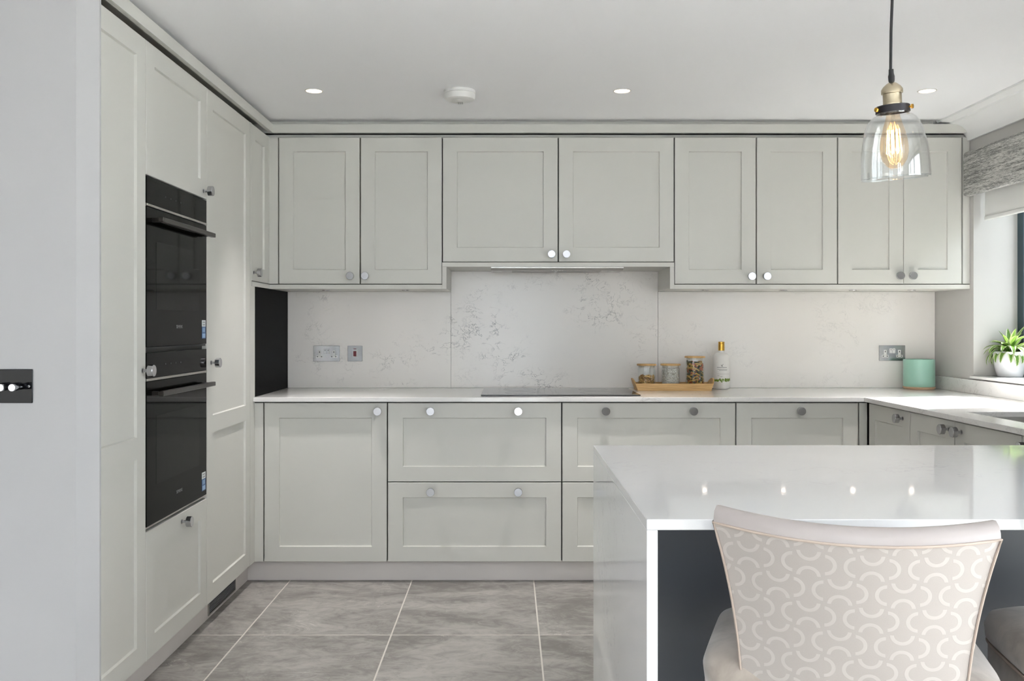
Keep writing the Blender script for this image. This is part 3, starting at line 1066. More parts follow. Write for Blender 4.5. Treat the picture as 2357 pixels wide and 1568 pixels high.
def socket_pair(label, x0, x1, y0, y1):
    u0, u1 = px(x0, KS), px(x1, KS)
    v0, v1 = 1.24 - (y1 - 752) * KS, 1.24 - (y0 - 752) * KS
    t = thing('double_socket', label, 'socket', ((u0 + u1) / 2, Y_BACK, v0), 'chrome double sockets')
    plate(t, u0, u1, v0, v1)
    w = u1 - u0
    for f in (0.235, 0.775):
        uc = u0 + w * f
        bm = bmesh.new()
        for (a, b, c, d_) in ((-0.0075, 0.0075, -0.012, 0.017), (-0.0185, 0.0185, -0.0245, -0.0105)):
            p, q = PS(uc + a, (v0 + v1) / 2 + c, 0.0046), PS(uc + b, (v0 + v1) / 2 + d_, 0.0056)
            bx(bm, p.x, q.x, q.y, p.y, p.z, q.z)
        ins = finish(bm, 'socket_insert', M_WHITEPL, t)
        for (a, c, ww, hh) in ((0, 0.008, 0.0021, 0.0045), (-0.0112, -0.0175, 0.0035, 0.0022), (0.0112, -0.0175, 0.0035, 0.0022)):
            pbox('pin_hole', PS, uc + a - ww, uc + a + ww, (v0 + v1) / 2 + c - hh, (v0 + v1) / 2 + c + hh, 0.0054, 0.0060, M_BLACK, ins)
    uc, vc = u0 + w * 0.505, (v0 + v1) / 2 + 0.012
    for s in (-1, 1):
        r = pbox('rocker', PS, uc + s * 0.0085 - 0.0078, uc + s * 0.0085 + 0.0078, vc - 0.0135, vc + 0.0135, 0.0046, 0.0075, M_WHITEPL if x0 > 1500 else M_CHROME, t, 0.0012)
        pbox('rocker_mark', PS, uc + s * 0.0085 - 0.002, uc + s * 0.0085 + 0.002, vc + 0.004, vc + 0.008, 0.0076, 0.0079, M_DARKTXT, r)
    screw(t, u0 + 0.009, (v0 + v1) / 2 + 0.002)
    screw(t, u1 - 0.009, (v0 + v1) / 2 + 0.002)


socket_pair('chrome double socket near the black panel, beside the red switch', 721.5, 782.5, 796, 832)
socket_pair('chrome double socket above the mint green pot', 2022.5, 2083, 795, 830.5)
u0, u1, v0, v1 = px(800, KS), px(834.5, KS), 1.24 - 80 * KS, 1.24 - 44 * KS
t = thing('cooker_switch', 'square chrome cooker switch with red rocker on the splashback', 'switch', ((u0 + u1) / 2, Y_BACK, v0))
plate(t, u0, u1, v0, v1)
uc, vc = (u0 + u1) / 2, (v0 + v1) / 2
pbox('rocker_surround', PS, uc - 0.0115, uc + 0.0115, vc - 0.019, vc + 0.017, 0.0046, 0.0056, M_WHITEPL, t)
pbox('rocker', PS, uc - 0.0085, uc + 0.0085, vc - 0.016, vc + 0.014, 0.0057, 0.0085, M_RED, t, 0.001)
pbox('neon', PS, uc - 0.008, uc + 0.008, vc + 0.024, vc + 0.0275, 0.0046, 0.0056, M_RED, t)
screw(t, u0 + 0.013, vc)
screw(t, u1 - 0.013, vc)

# dimmer switch on the white wall
PN = plane('back', 2.400)
t = thing('dimmer_switch', 'black mirrored dimmer switch with chrome knobs on the white wall', 'switch', (-1.323, 2.4, 1.039))
pbox('faceplate', PN, -1.396, -1.250, 1.039, 1.128, 0.0003, 0.004, simple('black_mirror_plate', (10, 10, 14), 0.06, spec=0.12), t, 0.0012)
for u in (-1.2785, -1.3085, -1.3385):
    bm = bmesh.new()
    lathe(bm, [(0, 0), (0.0078, 0), (0.0078, 0.016), (0.0070, 0.018), (0.0070, 0.022), (0.0090, 0.024), (0.0095, 0.046), (0.0088, 0.0475), (0, 0.0475)], 24)
    M = Matrix.Translation(PN(u, 1.0825, 0.0041)) @ Matrix.Rotation(PI / 2, 4, 'X')
    for v_ in bm.verts:
        v_.co = M @ v_.co
    finish(bm, 'dimmer_knob', M_CHROME, t, smooth=35)
screw(t, -1.2585, 1.083, PN, 'back', 0.0041)
screw(t, -1.3875, 1.083, PN, 'back', 0.0041)

# ------------------------------------------------------------------ ceiling fittings
def downlight(xx, yy, lab):
    t = thing('downlight', lab, 'downlight', (xx, yy, H_CEIL - 0.003), 'ceiling downlights')
    bm = bmesh.new()
    lathe(bm, [(0.034, H_CEIL - 0.0004), (0.0415, H_CEIL - 0.0004), (0.0405, H_CEIL - 0.002), (0.036, H_CEIL - 0.0025), (0.034, H_CEIL - 0.0004)], 36, xx, yy)
    finish(bm, 'bezel', M_WHITEPL, t, smooth=40)
    bm = bmesh.new()
    lathe(bm, [(0, H_CEIL - 0.0012), (0.0345, H_CEIL - 0.0012), (0.0345, H_CEIL - 0.0006), (0, H_CEIL - 0.0006)], 36, xx, yy)
    finish(bm, 'lens', M_DOWN, t)
    d = bpy.data.lights.new('downlight_lamp', 'SPOT')
    d.energy = DOWN_W
    d.spot_size = math.radians(62)
    d.spot_blend = 1.0
    d.shadow_soft_size = 0.03
    d.color = (1.0, 0.965, 0.945)
    lo = bpy.data.objects.new('lamp_light', d)
    COL.objects.link(lo)
    lo.parent = t
    lo.location = (0, 0, -0.002)


DOWN_W = 44.0
for xx, yy, lab in ((-0.873, 4.10, 'recessed ceiling downlight nearest the tall cabinets'), (0.5115, 4.10, 'recessed ceiling downlight above the hob'), (1.882, 4.10, 'recessed ceiling downlight behind the glass pendant'),
                    (-0.45, 2.62, 'added unseen fill downlight over the aisle between ovens and peninsula'), (-1.6, 1.6, 'added unseen fill downlight in front of the white wall'), (1.882, 1.35, 'added unseen fill downlight above the bar chairs'), (-3.0, 0.2, 'added unseen fill downlight in the room behind, left'), (-2.2, -2.2, 'added unseen fill downlight in the rear left corner'), (1.9, -2.2, 'added unseen fill downlight in the rear right corner')):  # these six are out of view, added to fill the room with light
    downlight(xx, yy, lab)

t = thing('smoke_alarm', 'round white smoke alarm on the ceiling', 'smoke alarm', (-0.2187, 4.10, H_CEIL - 0.046))
bm = bmesh.new()
lathe(bm, [(0, H_CEIL - 0.0004), (0.071, H_CEIL - 0.0004), (0.0715, H_CEIL - 0.012), (0.068, H_CEIL - 0.014)], 40, -0.2187, 4.10)
finish(bm, 'base', M_WHITEPL, t, smooth=40)
bm = bmesh.new()
lathe(bm, [(0.068, H_CEIL - 0.014), (0.070, H_CEIL - 0.016), (0.070, H_CEIL - 0.032), (0.065, H_CEIL - 0.040), (0.052, H_CEIL - 0.044), (0, H_CEIL - 0.045)], 40, -0.2187, 4.10)
finish(bm, 'cover', M_WHITEPL, t, smooth=40)
for i in range(7):
    a = -0.2187 - 0.012 + 0.004 * i
    box('vent_rib', a, a + 0.0016, 4.125, 4.158, H_CEIL - 0.0465, H_CEIL - 0.0425, M_GREYTXT if i % 2 else M_WHITEPL, t)
bm = bmesh.new()
lathe(bm, [(0, H_CEIL - 0.0475), (0.012, H_CEIL - 0.0470), (0.013, H_CEIL - 0.0445)], 20, -0.2187, 4.09)
finish(bm, 'test_button', M_WHITEPL, t, smooth=40)

for xx, lab in ((-0.970, 'small round under-cabinet light above the left double socket'), (-0.547, 'small round under-cabinet light nearest the hood on its left'),
                (1.044, 'small round under-cabinet light above the jars'), (1.462, 'small round under-cabinet light just right of the white bottle'),
                (1.831, 'small round under-cabinet light left of the mint pot'), (2.143, 'small round under-cabinet light nearest the window')):
    t = thing('cabinet_light', lab, 'light', (xx, 4.85, 1.431), 'under-cabinet lights')
    bm = bmesh.new()
    lathe(bm, [(0.013, 1.4338), (0.021, 1.4338), (0.020, 1.4318), (0.0135, 1.4312), (0.013, 1.4338)], 24, xx, 4.85)
    finish(bm, 'ring', M_CHROME, t, smooth=40)
    bm = bmesh.new()
    lathe(bm, [(0, 1.4322), (0.0132, 1.4322), (0.0132, 1.4330), (0, 1.4330)], 24, xx, 4.85)
    finish(bm, 'lens', M_LED, t)

# ------------------------------------------------------------------ peninsula
t = thing('island_worktop', 'white quartz peninsula worktop with a waterfall end', 'worktop', (1.3, 2.1, 0.0))
IX0, IX1, IY0, IY1 = 0.244, 2.3695, 1.608, 2.615
bm = bmesh.new()
bx(bm, IX0, IX1, IY0, IY1, 0.8810, 0.9000, 0.0012)
finish(bm, 'top_slab', M_ISLAND, t)
bm = bmesh.new()
bx(bm, IX0, IX0 + 0.0195, IY0, IY1, 0.0005, 0.8808, 0.0008)
finish(bm, 'waterfall_panel', M_ISLAND, t)
t = thing('island_cabinet', 'charcoal cabinet back panel under the white peninsula', 'cabinet', (1.3, 2.3, 0.0))
box('back_panel', IX0 + 0.021, 2.368, 2.09, 2.11, 0.001, 0.8800, M_DARKPANEL, t)
box('carcass', IX0 + 0.021, 1.70, 2.1105, 2.585, 0.10, 0.8800, M_CARC, t)
for i in range(3):
    a = IX0 + 0.022 + 0.478 * i
    shaker('door', lambda u, v, w: Vector((u, 2.606 + w, v)), a, a + 0.474, 0.105, 0.872, M_CAB, t)

# ------------------------------------------------------------------ pendant lamp
PXc, PYc = 0.882, 2.10
t = thing('pendant_lamp', 'clear glass bell pendant lamp with glowing filament bulb', 'pendant lamp', (PXc, PYc, 1.58))
bm = bmesh.new()
tube(bm, [(PXc - 0.001, PYc, H_CEIL - 0.02), (PXc + 0.001, PYc, 2.10), (PXc + 0.002, PYc, 2.0), (PXc - 0.001, PYc, 1.92), (PXc - 0.002, PYc, 1.83)], 0.0032, 10)
finish(bm, 'cord', M_CORD, t, smooth=50)
bm = bmesh.new()
lathe(bm, [(0, H_CEIL - 0.026), (0.035, H_CEIL - 0.024), (0.05, H_CEIL - 0.012), (0.051, H_CEIL - 0.0004)], 32, PXc, PYc)
finish(bm, 'ceiling_rose', M_BRASS, t, smooth=40)
TILT = Matrix.Translation((PXc, PYc, 1.81)) @ Matrix.Rotation(math.radians(-4.0), 4, 'Y') @ Matrix.Rotation(math.radians(4.0), 4, 'X')


def ptilt(prof, name, mat, seg=40, parent=t, smooth=40):
    bm = bmesh.new()
    lathe(bm, [(r, z - 1.81) for r, z in prof], seg, mat=TILT)
    return finish(bm, name, mat, parent, smooth=smooth)


ptilt([(0, 1.832), (0.0052, 1.832), (0.0056, 1.822), (0.0072, 1.816), (0.0068, 1.806), (0.0055, 1.802)], 'cord_grip', M_CORD, 20)
lh = ptilt([(0.0048, 1.808), (0.0055, 1.803), (0.012, 1.799), (0.019, 1.793), (0.0235, 1.786), (0.0235, 1.777), (0.0205, 1.776), (0.0205, 1.755), (0.0212, 1.753), (0.0205, 1.751), (0.0205, 1.748), (0.026, 1.747), (0.026, 1.742)], 'lamp_holder', M_BRASS)
ptilt([(0.026, 1.750), (0.0345, 1.750), (0.0372, 1.748), (0.0375, 1.733), (0.0350, 1.733), (0.0350, 1.746), (0.026, 1.747)], 'collar', M_GRAPH)
for k, ang in enumerate((195, 315, 75)):
    a = math.radians(ang)
    bm = bmesh.new()
    lathe(bm, [(0, 0), (0.0022, 0), (0.0022, 0.006), (0.0052, 0.006), (0.0052, 0.0095), (0, 0.0100)], 14)
    M = TILT @ Matrix.Translation((0.0365 * math.cos(a), 0.0365 * math.sin(a), 1.741 - 1.81)) @ Matrix.Rotation(a, 4, 'Z') @ Matrix.Rotation(PI / 2, 4, 'Y')
    for v_ in bm.verts:
        v_.co = M @ v_.co
    finish(bm, 'thumb_screw', M_GOLD, t, smooth=35)
outer = [(0.0345, 1.744), (0.0360, 1.736), (0.0345, 1.730), (0.0440, 1.726), (0.0510, 1.719), (0.0570, 1.709), (0.0635, 1.692), (0.0690, 1.668), (0.0725, 1.645), (0.0745, 1.620), (0.0752, 1.600), (0.0755, 1.586), (0.0750, 1.5835)]
inner = [(r - 0.0018, z) for r, z in reversed(outer)]
ptilt(outer + inner, 'glass_shade', M_SHADEGLASS, 56)
ptilt([(0.0745, 1.5860), (0.0760, 1.5850), (0.0760, 1.5830), (0.0745, 1.5820), (0.0735, 1.5840), (0.0745, 1.5860)], 'glass_rim', thin_glass('shade_rim_glass', (0.9, 0.92, 0.92), boost=3.0), 56)
bu = ptilt([(0.013, 1.745), (0.0135, 1.735), (0.0160, 1.722), (0.0225, 1.700), (0.0285, 1.678), (0.0315, 1.655), (0.0310, 1.640), (0.0270, 1.624), (0.0190, 1.612), (0.0090, 1.606), (0, 1.605)], 'bulb', M_BULBGLASS, 32)
bm = bmesh.new()
for k in range(9):
    a = 2 * PI * k / 9
    r0, r1 = (0.013, 0.0165)
    if k % 3 == 0:
        r0 = r1 = 0.006
    p0 = TILT @ Vector((r0 * math.cos(a), r0 * math.sin(a), 1.694 - 1.81))
    p1 = TILT @ Vector((r1 * math.cos(a), r1 * math.sin(a), 1.640 - 1.81))
    tube(bm, [p0, p1], 0.0009, 6)
finish(bm, 'filament', M_FILAMENT, bu)
bm = bmesh.new()
lathe(bm, [(0.0045, 1.744 - 1.81), (0.0045, 1.715 - 1.81), (0.0025, 1.700 - 1.81), (0.0015, 1.694 - 1.81), (0, 1.694 - 1.81)], 12, mat=TILT)
finish(bm, 'bulb_stem', M_JARGLASS, bu, smooth=40)

# ------------------------------------------------------------------ blinds
bl = bmesh.new()
bx(bl, 2.325, 2.369, 3.80, 4.668, 1.905, 2.128, 0.012, 3)
bl = finish(bl, 'fabric_blind', M_TWEED, None, smooth=40)
tag(bl, 'grey tweed fabric blind folded up above the window', 'blind')
t = thing('roller_blind', 'white roller blind half lowered inside the window recess', 'blind', (2.42, 4.28, 1.775))
box('blind_cloth', 2.418, 2.421, WY0 + 0.012, WY1 - 0.022, 1.800, 2.10, M_ROLLER, t)
box('hem_bar', 2.412, 2.427, WY0 + 0.012, WY1 - 0.022, 1.778, 1.800, M_ROLLER, t, 0.005, 2)
bm = bmesh.new()
tube(bm, [(2.42, WY0 + 0.008, 2.115), (2.42, WY1 - 0.012, 2.115)], 0.020, 16)
finish(bm, 'roller_tube', M_ROLLER, t, smooth=40)

# ------------------------------------------------------------------ items on the worktop
# bamboo tray
TZ = 0.9004
t = thing('bamboo_tray', 'pale bamboo tray holding three glass jars', 'tray', (0.878, 4.885, TZ))
tx0, tx1, ty0, ty1 = 0.684, 1.076, 4.826, 4.965
box('tray_base', tx0, tx1, ty0, ty1, TZ, TZ + 0.007, M_BAMBOO, t)
for (a, b) in ((ty0, ty0 + 0.008), (ty1 - 0.008, ty1)):
    bm = bmesh.new()
    prism(bm, [(tx0 + 0.0, TZ + 0.0072), (tx1, TZ + 0.0072), (tx1 + 0.012, TZ + 0.038), (tx0 - 0.012, TZ + 0.038)], 'y', a, b)
    finish(bm, 'tray_side', M_BAMBOO, t)
for s in (-1, 1):
    xe = tx0 if s < 0 else tx1
    bm = bmesh.new()
    n = 9
    lo_o, hi_o = [], []
    A = []
    for i in range(n):
        f = i / (n - 1)
        y = ty0 + 0.0085 + (ty1 - ty0 - 0.017) * f
        hgt = 0.038 + 0.026 * math.sin(PI * f) ** 0.6
        A.append((y, hgt))
    for off in (0.0, 0.007):
        lo_o.append([bm.verts.new((xe + s * (off - 0.007), y, TZ + 0.0072)) for y, h in A])
        hi_o.append([bm.verts.new((xe + s * (off - 0.007 + (h - 0.007) * 0.42), y, TZ + h)) for y, h in A])
    for i in range(n - 1):
        for k_ in (0, 1):
            bm.faces.new((lo_o[k_][i], lo_o[k_][i + 1], hi_o[k_][i + 1], hi_o[k_][i]))
        bm.faces.new((hi_o[0][i], hi_o[0][i + 1], hi_o[1][i + 1], hi_o[1][i]))
        bm.faces.new((lo_o[0][i], lo_o[0][i + 1], lo_o[1][i + 1], lo_o[1][i]))
    for i in (0, n - 1):
        bm.faces.new((lo_o[0][i], lo_o[1][i], hi_o[1][i], hi_o[0][i]))
    finish(bm, 'tray_end', M_BAMBOO, t)


def jar(label, cx, cy, z0, zt, r):
    t = thing('storage_jar', label, 'jar', (cx, cy, z0), 'glass storage jars')
    zl = zt - 0.009
    bm = bmesh.new()
    lathe(bm, [(0, z0), (r - 0.004, z0), (r, z0 + 0.005), (r, zl - 0.012), (r - 0.002, zl - 0.010), (r - 0.002, zl), (r - 0.0045, zl), (r - 0.0045, zl - 0.012), (r - 0.0025, zl - 0.014), (r - 0.0025, z0 + 0.006), (r - 0.006, z0 + 0.003), (0, z0 + 0.003)], 40)
    for v_ in bm.verts:
        v_.co += Vector((cx, cy, 0))
    finish(bm, 'glass_body', M_JARGLASS, t, smooth=40)
    bm = bmesh.new()
    lathe(bm, [(0, zl + 0.0003), (r + 0.003, zl + 0.0003), (r + 0.0045, zl + 0.002), (r + 0.0045, zt - 0.002), (r + 0.003, zt), (0, zt)], 40, cx, cy)
    ld = finish(bm, 'lid', M_BAMBOO, t, smooth=40)
    bm = bmesh.new()
    lathe(bm, [(0, zl - 0.009), (r - 0.006, zl - 0.009), (r - 0.0050, zl - 0.0085), (r - 0.0050, zl), (0, zl)], 40, cx, cy)
    finish(bm, 'lid_seal', simple('jar_seal', (205, 196, 180), 0.4) if 'jar_seal' not in MATS else MATS['jar_seal'], ld, smooth=40)


ZJ = TZ + 0.0075
jar('squat glass jar part filled with golden macaroni', 0.742, 4.895, ZJ, 1.040, 0.0475)
jar('squat glass jar full of white rice', 0.870, 4.895, ZJ, 1.0405, 0.0495)
jar('tall glass jar full of coloured pasta spirals', 1.001, 4.895, ZJ, 1.0815, 0.0500)


def stuff(o, label, cat):
    tag(o, label, cat)
    o['kind'] = 'stuff'
    return o


rng = random.Random(3)


def grain_fill(name, cx, cy, r, z0, z1, count, ln, rad, mat, label, cat, curl=0.0, tone=False, ring=True):
    bm = bmesh.new()
    lay = bm.faces.layers.float.new('tone')
    for i in range(count):
        a = rng.uniform(0, 2 * PI)
        rr = r * (rng.uniform(0.80, 0.97) if rng.random() < 0.75 else math.sqrt(rng.random()) * 0.9) - rad
        z = rng.uniform(z0 + rad, z1)
        p = Vector((cx + rr * math.cos(a), cy + rr * math.sin(a), z))
        tang = Vector((-math.sin(a), math.cos(a), 0))
        el = rng.uniform(-0.9, 0.9)
        d = (tang * math.cos(el) + Vector((0, 0, 1)) * math.sin(el)).normalized()
        nf0 = len(bm.faces)
        pts = []
        for s in (-1, -0.33, 0.33, 1):
            q = p + d * (ln / 2 * s) + Vector((0, 0, -curl * s * s))
            h = Vector((q.x - cx, q.y - cy, 0))
            if h.length > r - rad:
                h *= (r - rad) / h.length
            q = Vector((cx + h.x, cy + h.y, min(max(q.z, z0 + rad), z1 + rad)))
            pts.append(q)
        if ln < 0.010:
            pts = [pts[0], pts[3]]
        tube(bm, pts, rad, 5)
        bm.faces.ensure_lookup_table()
        tv = rng.uniform(0.06, 1.0)
        for f in bm.faces[nf0:]:
            f[lay] = tv
    # solid heart so that nothing shows through the fill
    lathe(bm, [(0, z0), (r * 0.70, z0), (r * 0.70, z1 - 2 * rad), (0, z1 - 2 * rad)], 24, cx, cy)
    o = finish(bm, name, mat)
    return stuff(o, label, cat)


grain_fill('macaroni', 0.742, 4.895, 0.0445, ZJ + 0.0035, 0.978, 380, 0.015, 0.0034, M_MACARONI, 'golden dry macaroni heaped in the first jar', 'pasta', 0.002)
grain_fill('rice', 0.870, 4.895, 0.0465, ZJ + 0.0035, 1.014, 1500, 0.008, 0.0021, M_RICE, 'white rice filling the middle jar', 'rice')
grain_fill('pasta_spirals', 1.001, 4.895, 0.0468, ZJ + 0.0035, 1.052, 190, 0.032, 0.0050, M_PASTA, 'green, orange and golden pasta spirals in the tall jar', 'pasta', 0.003, True)

# white bottle
bxc, byc = 1.163, 4.980
t = thing('pump_bottle', 'white bottle with gold cap and green leaf band beside the tray', 'bottle', (bxc, byc, 0.9004))
bm = bmesh.new()
lathe(bm, [(0, 0.9004), (0.036, 0.9004), (0.042, 0.904), (0.0455, 0.914), (0.0455, 1.062), (0.0440, 1.075), (0.0385, 1.087), (0.028, 1.095), (0.0175, 1.0985), (0.0170, 1.109), (0, 1.109)], 40, bxc, byc)
finish(bm, 'bottle_body', M_BOTTLE, t, smooth=40)
bm = bmesh.new()
lathe(bm, [(0, 1.1093), (0.0168, 1.1093), (0.0168, 1.145), (0.0155, 1.1465), (0.0168, 1.148), (0.0168, 1.156), (0.0155, 1.1575), (0, 1.1575)], 32, bxc, byc)
finish(bm, 'cap', M_GOLD, t, smooth=40)


def wrap_patch(bm, cx, cy, r, a0, a1, z0, z1, th=0.0004, n=6):
    A, B = [], []
    for i in range(n + 1):
        a = a0 + (a1 - a0) * i / n
        c, s = math.cos(a), math.sin(a)
        A.append([bm.verts.new((cx + r * c, cy + r * s, z)) for z in (z0, z1)])
        B.append([bm.verts.new((cx + (r + th) * c, cy + (r + th) * s, z)) for z in (z0, z1)])
    for i in range(n):
        bm.faces.new((B[i][0], B[i + 1][0], B[i + 1][1], B[i][1]))
        bm.faces.new((A[i][0], A[i + 1][0], B[i + 1][0], B[i][0]))
        bm.faces.new((A[i][1], A[i + 1][1], B[i + 1][1], B[i][1]))
    for i in (0, n):
        bm.faces.new((A[i][0], A[i][1], B[i][1], B[i][0]))


AF = -PI / 2
for (a0, a1, z0, z1) in ((-0.75, 0.45, 1.018, 1.0205), (-0.70, 0.50, 1.008, 1.0098), (-0.50, 0.48, 1.002, 1.0038), (-0.75, 0.85, 0.983, 0.9838), (-0.70, -0.45, 0.972, 0.9735), (-0.35, -0.1, 0.969, 0.9705)):
    bm = bmesh.new()
    wrap_patch(bm, bxc, byc, 0.0456, AF + a0, AF + a1, z0, z1)
    finish(bm, 'label_print', M_GREYTXT, t)
bm = bmesh.new()
for (a, z, ang, ln) in ((-0.10, 1.032, 0.9, 0.013), (-0.24, 1.030, 2.6, 0.008), (-0.15, 1.024, -0.2, 0.010)):
    c = AF + a
    for s in range(5):
        f0 = s / 5 - 0.5
        wrap_patch(bm, bxc, byc, 0.0456, c + math.cos(ang) * ln * f0 / 0.0456, c + math.cos(ang) * ln * f0 / 0.0456 + 0.05, z + math.sin(ang) * ln * f0, z + math.sin(ang) * ln * f0 + 0.0018, n=1)
finish(bm, 'leaf_emblem', M_DARKTXT, t)
bm = bmesh.new()
for i in range(70):
    a = AF + rng.uniform(-1.25, 1.25)
    z = rng.uniform(0.942, 0.956)
    wrap_patch(bm, bxc, byc, 0.0456 + 0.00015 * (i % 4), a - rng.uniform(0.03, 0.10), a + rng.uniform(0.03, 0.10), z - rng.uniform(0.001, 0.005), z + rng.uniform(0.001, 0.005), n=2)
finish(bm, 'leaf_band', M_GREENLEAF, t)

# mint pot
mx_, my_ = 2.2365, 4.968
t = thing('mint_pot', 'mint green cylindrical pot on a cork base in the worktop corner', 'pot', (mx_, my_, 0.9004))
bm = bmesh.new()
lathe(bm, [(0, 0.9004), (0.076, 0.9004), (0.0765, 0.902), (0.0765, 0.905), (0.082, 0.9055), (0.0825, 0.907), (0.0825, 0.913), (0.0815, 0.914), (0, 0.914)], 48, mx_, my_)
finish(bm, 'cork_base', M_CORK, t, smooth=40)
bm = bmesh.new()
lathe(bm, [(0, 0.9143), (0.077, 0.9143), (0.0795, 0.917), (0.0805, 0.935), (0.0805, 1.058), (0.0795, 1.0625), (0.0770, 1.0625), (0.0760, 1.057), (0.0760, 0.935), (0.074, 0.92), (0, 0.919)], 48, mx_, my_)
finish(bm, 'pot_body', M_TEAL, t, smooth=40)

# potted plant on the sill
qx, qy, qz = 2.508, 4.560, 0.9898
t = thing('potted_plant', 'striped green and cream leafy plant in a white pot on the sill', 'plant', (qx, qy, qz))
bm = bmesh.new()
lathe(bm, [(0, qz), (0.053, qz), (0.0575, qz + 0.003), (0.066, qz + 0.030), (0.0735, qz + 0.065), (0.0765, qz + 0.095), (0.0760, qz + 0.122), (0.0750, qz + 0.126), (0.0715, qz + 0.126), (0.0715, qz + 0.105), (0.03, qz + 0.10), (0, qz + 0.10)], 48, qx, qy)
finish(bm, 'flower_pot', M_POT, t, smooth=40)
bm = bmesh.new()
lathe(bm, [(0, qz + 0.112), (0.05, qz + 0.112), (0.071, qz + 0.1105), (0.071, qz + 0.101), (0, qz + 0.1005)], 32, qx, qy)
finish(bm, 'soil', M_SOIL, t, smooth=40)


def leaf(az, ln, lift, droop, width, start=0.012, z0=0.112):
    bm = bmesh.new()
    uvl = bm.loops.layers.uv.new('UVMap')
    n = 9
    d = Vector((math.cos(az), math.sin(az), 0))
    side = Vector((-math.sin(az), math.cos(az), 0))
    p = Vector((qx, qy, qz + z0)) + d * start
    el = lift
    rows = []
    for i in range(n + 1):
        f = i / n
        w = width * (math.sin(PI * min(1, f * 0.93 + 0.07)) ** 0.75)
        dirv = d * math.cos(el) + Vector((0, 0, 1)) * math.sin(el)
        nrm = -d * math.sin(el) + Vector((0, 0, 1)) * math.cos(el)
        rows.append([bm.verts.new(p - side * w / 2 + nrm * w * 0.18), bm.verts.new(p), bm.verts.new(p + side * w / 2 + nrm * w * 0.18)])
        p = p + dirv * (ln / n)
        el -= droop / n
        if p.y > 4.640:
            p.y = 4.640
        if p.x > 2.590:
            p.x = 2.590
    for i in range(n):
        for j in range(2):
            f = bm.faces.new((rows[i][j], rows[i][j + 1], rows[i + 1][j + 1], rows[i + 1][j]))
            for lp, (uu, vv) in zip(f.loops, ((j / 2, i / n), ((j + 1) / 2, i / n), ((j + 1) / 2, (i + 1) / n), (j / 2, (i + 1) / n))):
                lp[uvl].uv = (uu, vv)
    return finish(bm, 'leaf', M_LEAF, t, smooth=60)


lr = random.Random(21)
for ring, (cnt, l0, l1, lift, dr, w, z0) in enumerate(((15, 0.10, 0.14, 0.50, 2.5, 0.030, 0.112), (14, 0.11, 0.15, 0.90, 2.3, 0.034, 0.118), (11, 0.10, 0.14, 1.15, 1.3, 0.036, 0.122), (6, 0.09, 0.13, 1.4, 0.5, 0.032, 0.126))):
    for i in range(cnt):
        az = 2 * PI * (i + 0.5 * ring + lr.uniform(-0.25, 0.25)) / cnt
        leaf(az, lr.uniform(l0, l1), lift + lr.uniform(-0.15, 0.15), dr + lr.uniform(-0.3, 0.3), w * lr.uniform(0.8, 1.15), 0.008 + 0.004 * (3 - ring), z0)
leaf(0.1, 0.16, 1.25, 0.5, 0.026, 0.008, 0.125)
leaf(3.5, 0.17, 0.75, 2.5, 0.014, 0.02, 0.112)


